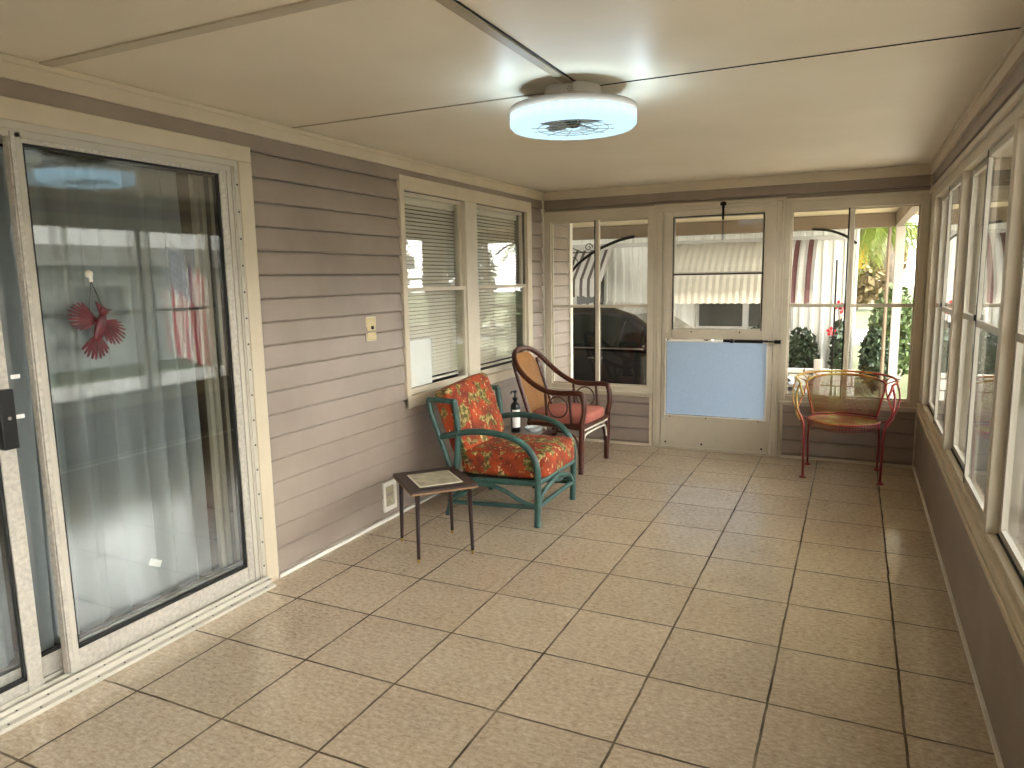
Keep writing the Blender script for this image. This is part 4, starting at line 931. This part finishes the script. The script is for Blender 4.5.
def leaves(b, c, rad, n, size, rnd, asp=.5):
    for _ in range(n):
        while True:
            p = Vector((rnd.uniform(-1, 1), rnd.uniform(-1, 1), rnd.uniform(-1, 1)))
            if .35 < p.length < 1: break
        p = Vector((c[0]+p.x*rad[0], c[1]+p.y*rad[1], c[2]+p.z*rad[2]))
        d = Vector((rnd.gauss(0, 1), rnd.gauss(0, 1), rnd.gauss(0, 1))).normalized(); e = d.orthogonal().normalized(); e.rotate(Matrix.Rotation(rnd.uniform(0, 6.28), 3, d)); s_ = size*rnd.uniform(.6, 1.3)
        b.faces.new([b.verts.new(p-d*s_), b.verts.new(p+e*s_*asp), b.verts.new(p+d*s_), b.verts.new(p-e*s_*asp)])
def bush(x, y, z0, rx_, ry_, h, n, size, mat, label, seed, name='bush', group=None, cat='bush'):
    rnd = random.Random(seed); t = thing(name, label, cat, (x, y, z0), group=group)
    b = new(); leaves(b, (0, 0, h*.55), (rx_, ry_, h*.5), n, size, rnd); obj('foliage', b, mat, t)
    b = new()
    for k in range(6): a = rnd.uniform(0, 6.28); tube(b, smooth([(0, 0, -.02), (.3*rx_*math.cos(a), .3*ry_*math.sin(a), h*.35), (.6*rx_*math.cos(a), .6*ry_*math.sin(a), h*.75)], 3), [.014]*7, 5)
    obj('stem', b, M_BARKD, t); return t
bush(1.16, 11.62, G, .30, .22, .90, 1500, .045, M_LEAFD, 'dark hedge clump in the planter nearest the black car', 1)
bush(1.80, 11.62, G, .27, .22, .90, 1600, .045, M_LEAFD, 'dark hedge clump in the planter beside the short white post', 2)
bush(2.80, 11.6, G, .20, .25, .92, 1500, .045, M_LEAFD, 'dark green hedge clump at the open end of the planter', 3)
bush(3.05, 12.2, G, .34, .4, 1.50, 1400, .06, M_LEAF, 'light green shrub behind the planter end', 4)
hb = bush(2.32, 11.58, G, .10, .22, 1.02, 450, .06, M_LEAFD, 'hibiscus shrub with red flowers in the planter', 5, 'hibiscus_shrub', None, 'shrub')
for (dx, dz) in ((-.02, 1.28), (.05, 1.22), (-.10, .90)):
    b = new()
    for k in range(5):
        a = 2*PI*k/5; prism(b, [(0, 0), (.025, .05), (0, .075), (-.025, .05)], -.003, .003, 'y', Matrix.Translation((dx, -.22, dz)) @ Matrix.Rotation(a, 4, 'Y'))
    obj('flower', b, M_RED, hb)
b = new(); tube(b, smooth([(0, 0, .6), (0, -.1, 1.0), (-.02, -.2, 1.28)], 4), .008, 5); obj('stem', b, M_BARKD, hb)

# palms
def palm(x, y, h, R, trunk_pts, label, seed, nf=26, L_=1.9, fruit=True, gsc=1.0, crown=True, name='palm_tree'):
    rnd = random.Random(seed); t = thing(name, label, 'palm tree', (x, y, G))
    b = new(); pts = smooth(trunk_pts, 8); n_ = len(pts); tube(b, pts, [R*(1.15-.25*i/n_)*(1+.06*(i % 2)) for i in range(n_)], 12); obj('trunk', b, M_BARK, t, sm=True)
    top = Vector(trunk_pts[-1])
    for k in range(nf if crown else 0):
        a = 2*PI*k/nf*1.618*3; el = rnd.uniform(-.5, 1.2); Lf = L_*rnd.uniform(.8, 1.1); b = new(); P_ = []; p = top.copy(); d = Vector((math.cos(a)*math.cos(el), math.sin(a)*math.cos(el), math.sin(el)))
        for i in range(13): P_.append(p.copy()); p = p + d*Lf/12; d = (d + Vector((0, 0, -.12-.03*i))).normalized()
        tube(b, P_, [.014*(1-.06*i) for i in range(13)], 5)
        for i in range(2, 13):
            tdir = (P_[i]-P_[i-1]).normalized(); side = tdir.cross(Vector((0, 0, 1))); side = side.normalized() if side.length > .05 else Vector((1, 0, 0))
            for half in (0, .5):
                q = P_[i-1].lerp(P_[i], half)
                for s in (-1, 1):
                    ll = .38*gsc*math.sin(PI*(i+.5)/14.5)**.6*rnd.uniform(.85, 1.1); e = (side*s*.8 + tdir*.55 + Vector((0, 0, -.55))).normalized()
                    w_ = tdir*.010; b.faces.new([b.verts.new(q-w_), b.verts.new(q+w_), b.verts.new(q+e*ll*.6+w_*.8+Vector((0, 0, -.01))), b.verts.new(q+e*ll+Vector((0, 0, -.10*gsc))), b.verts.new(q+e*ll*.6-w_*.8)])
        obj('frond', b, M_LEAFY, t)
    if fruit:
        b = new()
        for k in range(90):
            a = rnd.uniform(0, 6.28); r_ = rnd.uniform(0, .13); lathe(b, [(.012, -.016), (.024, 0), (.012, .016)], (top.x-.28+r_*.8*math.cos(a), top.y-.35+r_*math.sin(a)*.6, top.z-.12-rnd.uniform(0, .42)), 6)
        obj('fruit_cluster', b, M_FRUIT, t)
    return t
palm(3.12, 13.0, 3, .10, [(0, 0, 0), (.0, 0, .8), (-.06, 0, 1.6), (-.28, 0, 2.35)], 'palm tree with yellow fruit behind the planter shrubs', 21, 20, 1.35)
palm(3.62, 14.6, 3, .10, [(0, 0, 0), (.0, 0, 1.2), (.02, 0, 2.6), (.02, 0, 4.2)], 'slim speckled palm trunk beside the white carport post', 22, 16, 1.7, False)
palm(6.9, 24.0, 3, .15, [(0, 0, 0), (.05, 0, 1.5), (.1, 0, 3.0)], 'palm tree farther back beyond the lawn', 23, 20, 2.2, False)
def tree(x, y, h, r, seed, label, mat=M_LEAF, n=2600):
    rnd = random.Random(seed); t = thing('tree', label, 'tree', (x, y, G)); b = new(); tube(b, smooth([(0, 0, 0), (.1, 0, h*.3), (0, .1, h*.55)], 4), .16, 8); obj('trunk', b, M_BARKD, t)
    b = new()
    for k in range(9):
        a = rnd.uniform(0, 6.28); q = rnd.uniform(0, .6)*r; leaves(b, (q*math.cos(a), q*math.sin(a), h*rnd.uniform(.35, .85)), (r*.55, r*.55, h*.22), n//9, .13, rnd)
    obj('foliage', b, mat, t)
bush(2.6, 37.5, G, 2.0, 1.5, 4.6, 2600, .24, M_DRY, 'brown dry thicket beyond the street behind the fruiting palm', 31)
bush(7.4, 38.5, G, 1.8, 1.5, 5.2, 2400, .24, M_LEAFD, 'dark thicket beyond the street past the carport post', 32)
bush(-2.0, 38, G, 2.2, 1.5, 5.0, 2400, .24, M_LEAF, 'green thicket beyond the street behind the mobile home', 33)
tree(18, 28, 6, 2.6, 34, 'tree beside the pale house seen mirrored in the glass'); tree(20.5, 13, 7, 2.6, 35, 'tree behind the pale house roof')

bush(5.6, 21.5, G, 1.3, .8, 3.2, 2600, .12, M_LEAFD, 'tall dark hedge added to dim the view through the long window wall', 41)  # hedge added to dull the bright view through the panes
bush(8.2, 19, G, 1.2, .8, 3.4, 2400, .12, M_LEAFD, 'tall dark view-dimming hedge added nearer the pale bungalow', 42)  # second added hedge, dims the same view
# house to the right side (seen in reflections)
h2 = thing('neighbor_house', 'pale bungalow with white roof beyond the side lawn', 'house', (14, 9, G))
def h2p(name, bm, mat, **k): return reparent(obj(name, bm, mat, **k), h2)
M_GREYW = plain('grey_house_wall', '#a8aaa4', .7, var=.05)
b = new(); box(b, 12.0, 17.5, -2, 21, G, 1.9); h2p('wall', b, M_GREYW)
b = new(); prism(b, [(11.3, 1.85), (14.75, 3.1), (18.2, 1.85), (18.2, 2.05), (14.75, 3.35), (11.3, 2.25)], -2.4, 21.4, 'y'); h2p('roof', b, plain('bungalow_roof', '#918d86', .7))
for y in (1.0, 6.0, 9.5, 15.0, 18.0):
    b = new(); box(b, 11.94, 12.0, y, y+1.3, .55, 1.5); f = h2p('window', b, M_ROOFW); b = new(); box(b, 11.93, 11.945, y+.06, y+1.24, .62, 1.44); obj('pane', b, M_HOMED, f)
for i, y in enumerate((3.2, 8.0, 12.5)):
    b = new(); box(b, 11.55, 11.65, y, y+.1, G, 1.9); h2p('porch_post', b, M_POST)
# flag on a short pole by the side lawn
fl = thing('american_flag', 'american flag hanging from an angled staff outside, mirrored in the door glass', 'flag', (4.2, 6.22, G))
b = new(); tube(b, [(0, 0, 0), (0, 0, 1.75)], .03, 10); obj('post', b, M_POST, fl)
b = new(); tube(b, [(0, 0.02, 1.62), (0, -.75, 2.28)], .011, 8); obj('staff', b, M_POST, fl)
me_b = new(); uvl = me_b.loops.layers.uv.new('UVMap'); V = {}; NS, NT_ = 26, 36
for i in range(NS+1):
    s_ = i/NS
    for j in range(NT_+1):
        t_ = j/NT_
        bx = -.66+.52*s_*(1-.15*t_) + .05*t_*(s_-.5); bz = 2.205 - .445*s_ - 1.22*t_*(1-.18*s_)
        V[i, j] = (me_b.verts.new((.045*math.sin(s_*17+t_*2.2)*(.35+.65*t_), bx+.02*math.sin(s_*17+1.3)*t_, bz)), (t_, 1-s_))
for i in range(NS):
    for j in range(NT_):
        q = [V[i, j], V[i+1, j], V[i+1, j+1], V[i, j+1]]; f = me_b.faces.new([a[0] for a in q])
        for lp_, a in zip(f.loops, q): lp_[uvl].uv = a[1]
obj('flag_cloth', me_b, M_FLAG, fl, sm=True)

# black car ----------------------------------------------------------
car = thing('car', 'black car parked under the carport behind the window', 'car', (-.4, 8.85, G))
def cr(name, bm, mat, par=None, **k):
    o = obj(name, bm, mat, **k)
    if par: o.parent = par; return o
    return reparent(o, car)
Y0, Y1 = 7.95, 9.75
low = [(-2.75, -.02), (-2.72, .35), (-2.55, .60), (-1.9, .66), (.70, .58), (1.25, .52), (1.65, .45), (1.94, .36), (2.06, .24), (2.08, .10), (2.05, -.06), (1.62, -.10), (1.55, .10), (1.35, .16+.0), (1.15, .16), (.98, .10), (.88, -.10), (-1.35, -.10), (-1.42, .10), (-1.62, .17), (-1.85, .17), (-2.05, .10), (-2.12, -.10), (-2.6, -.10)]
b = new(); prism(b, low, Y0, Y1, 'y')
for v in b.verts:
    if v.co.x > 1.0: v.co.x -= (v.co.y-Y0)*.27*(v.co.x-1.0)/1.08
cr('body', b, M_CARP, bevel=.05)
def cab(pts, ins_b, ins_t, zb, zt_):
    b = new(); A = []; B = []
    for x, z in pts:
        k = (z-zb)/(zt_-zb); i_ = ins_b+(ins_t-ins_b)*k; A.append(b.verts.new((x, Y0+i_, z))); B.append(b.verts.new((x, Y1-i_, z)))
    b.faces.new(A); b.faces.new(B[::-1]); n_ = len(pts)
    for i in range(n_): b.faces.new([A[i], B[i], B[(i+1) % n_], A[(i+1) % n_]])
    return b
roofp = [(-2.45, .60), (-1.75, .93), (-1.2, 1.06), (-.55, 1.11), (-.05, 1.085), (.22, 1.00), (.52, .80), (.84, .60)]
cr('cabin', cab(roofp, .02, .22, .60, 1.11), M_CARP, bevel=.03)
gl1 = [(-.62, .645), (-.60, 1.00), (-.15, 1.00), (.12, .93), (.02, .645)]; gl2 = [(.08, .645), (.17, .91), (.52, .72), (.58, .645)]; gl3 = [(-1.75, .66), (-1.6, .88), (-1.15, .99), (-.70, 1.01), (-.70, .645)]
for g_ in (gl1, gl2, gl3): cr('side_window', cab(g_, .012, .200, .60, 1.11), M_CARG)
b = new(); box(b, -2.3, .72, Y0-.006, Y0+.01, .615, .630); cr('belt_trim', b, M_CHROME)
b = new(); box(b, -2.3, .9, Y0-.006, Y0+.006, .30, .318); cr('side_trim', b, M_CARP, bevel=.004)
b = new(); pillow(b, .10, .055, .045, Matrix.Translation((.48, Y0-.05, .655)), 3); cr('mirror', b, M_CARP, sm=True)
b = new(); box(b, -.28, -.10, Y0-.022, Y0-.008, .50, .52); cr('door_handle', b, M_CHROME, bevel=.004)
for x in (1.24, -1.74):
    wh = cr('wheel', lathe(new(), [(.24, -.09), (.31, -.10), (.325, -.05), (.325, .05), (.31, .10), (.24, .09)], (x, Y0+.11, G+.325), 36, 'y'), M_TYRE, sm=True)
    b = new()
    for k in range(7): a = 2*PI*k/7; box(b, .03, .235, -.012, .012, -.022, .022, Matrix.Translation((x, Y0+.02, G+.325)) @ Matrix.Rotation(a, 4, 'Y'))
    torus(b, (x, Y0+.02, G+.325), .235, .014, 32, 6); lathe(b, [(.05, -.02), (.05, .01)], (x, Y0+.02, G+.325), 16, 'y'); obj('rim', b, M_CHROME, wh)
b = new()
for k in range(5): box(b, 1.90-.0*k, 2.115-.006*k, Y0-.012, Y0+.5, .02+k*.062, .045+k*.062)
cr('grille', b, M_CHROME)
b = new(); pillow(b, .11, .10, .045, Matrix.Translation((1.86, Y0+.12, .325)), 3); cr('headlight', b, plain('headlight_lens', '#d9dde0', .1), sm=True)
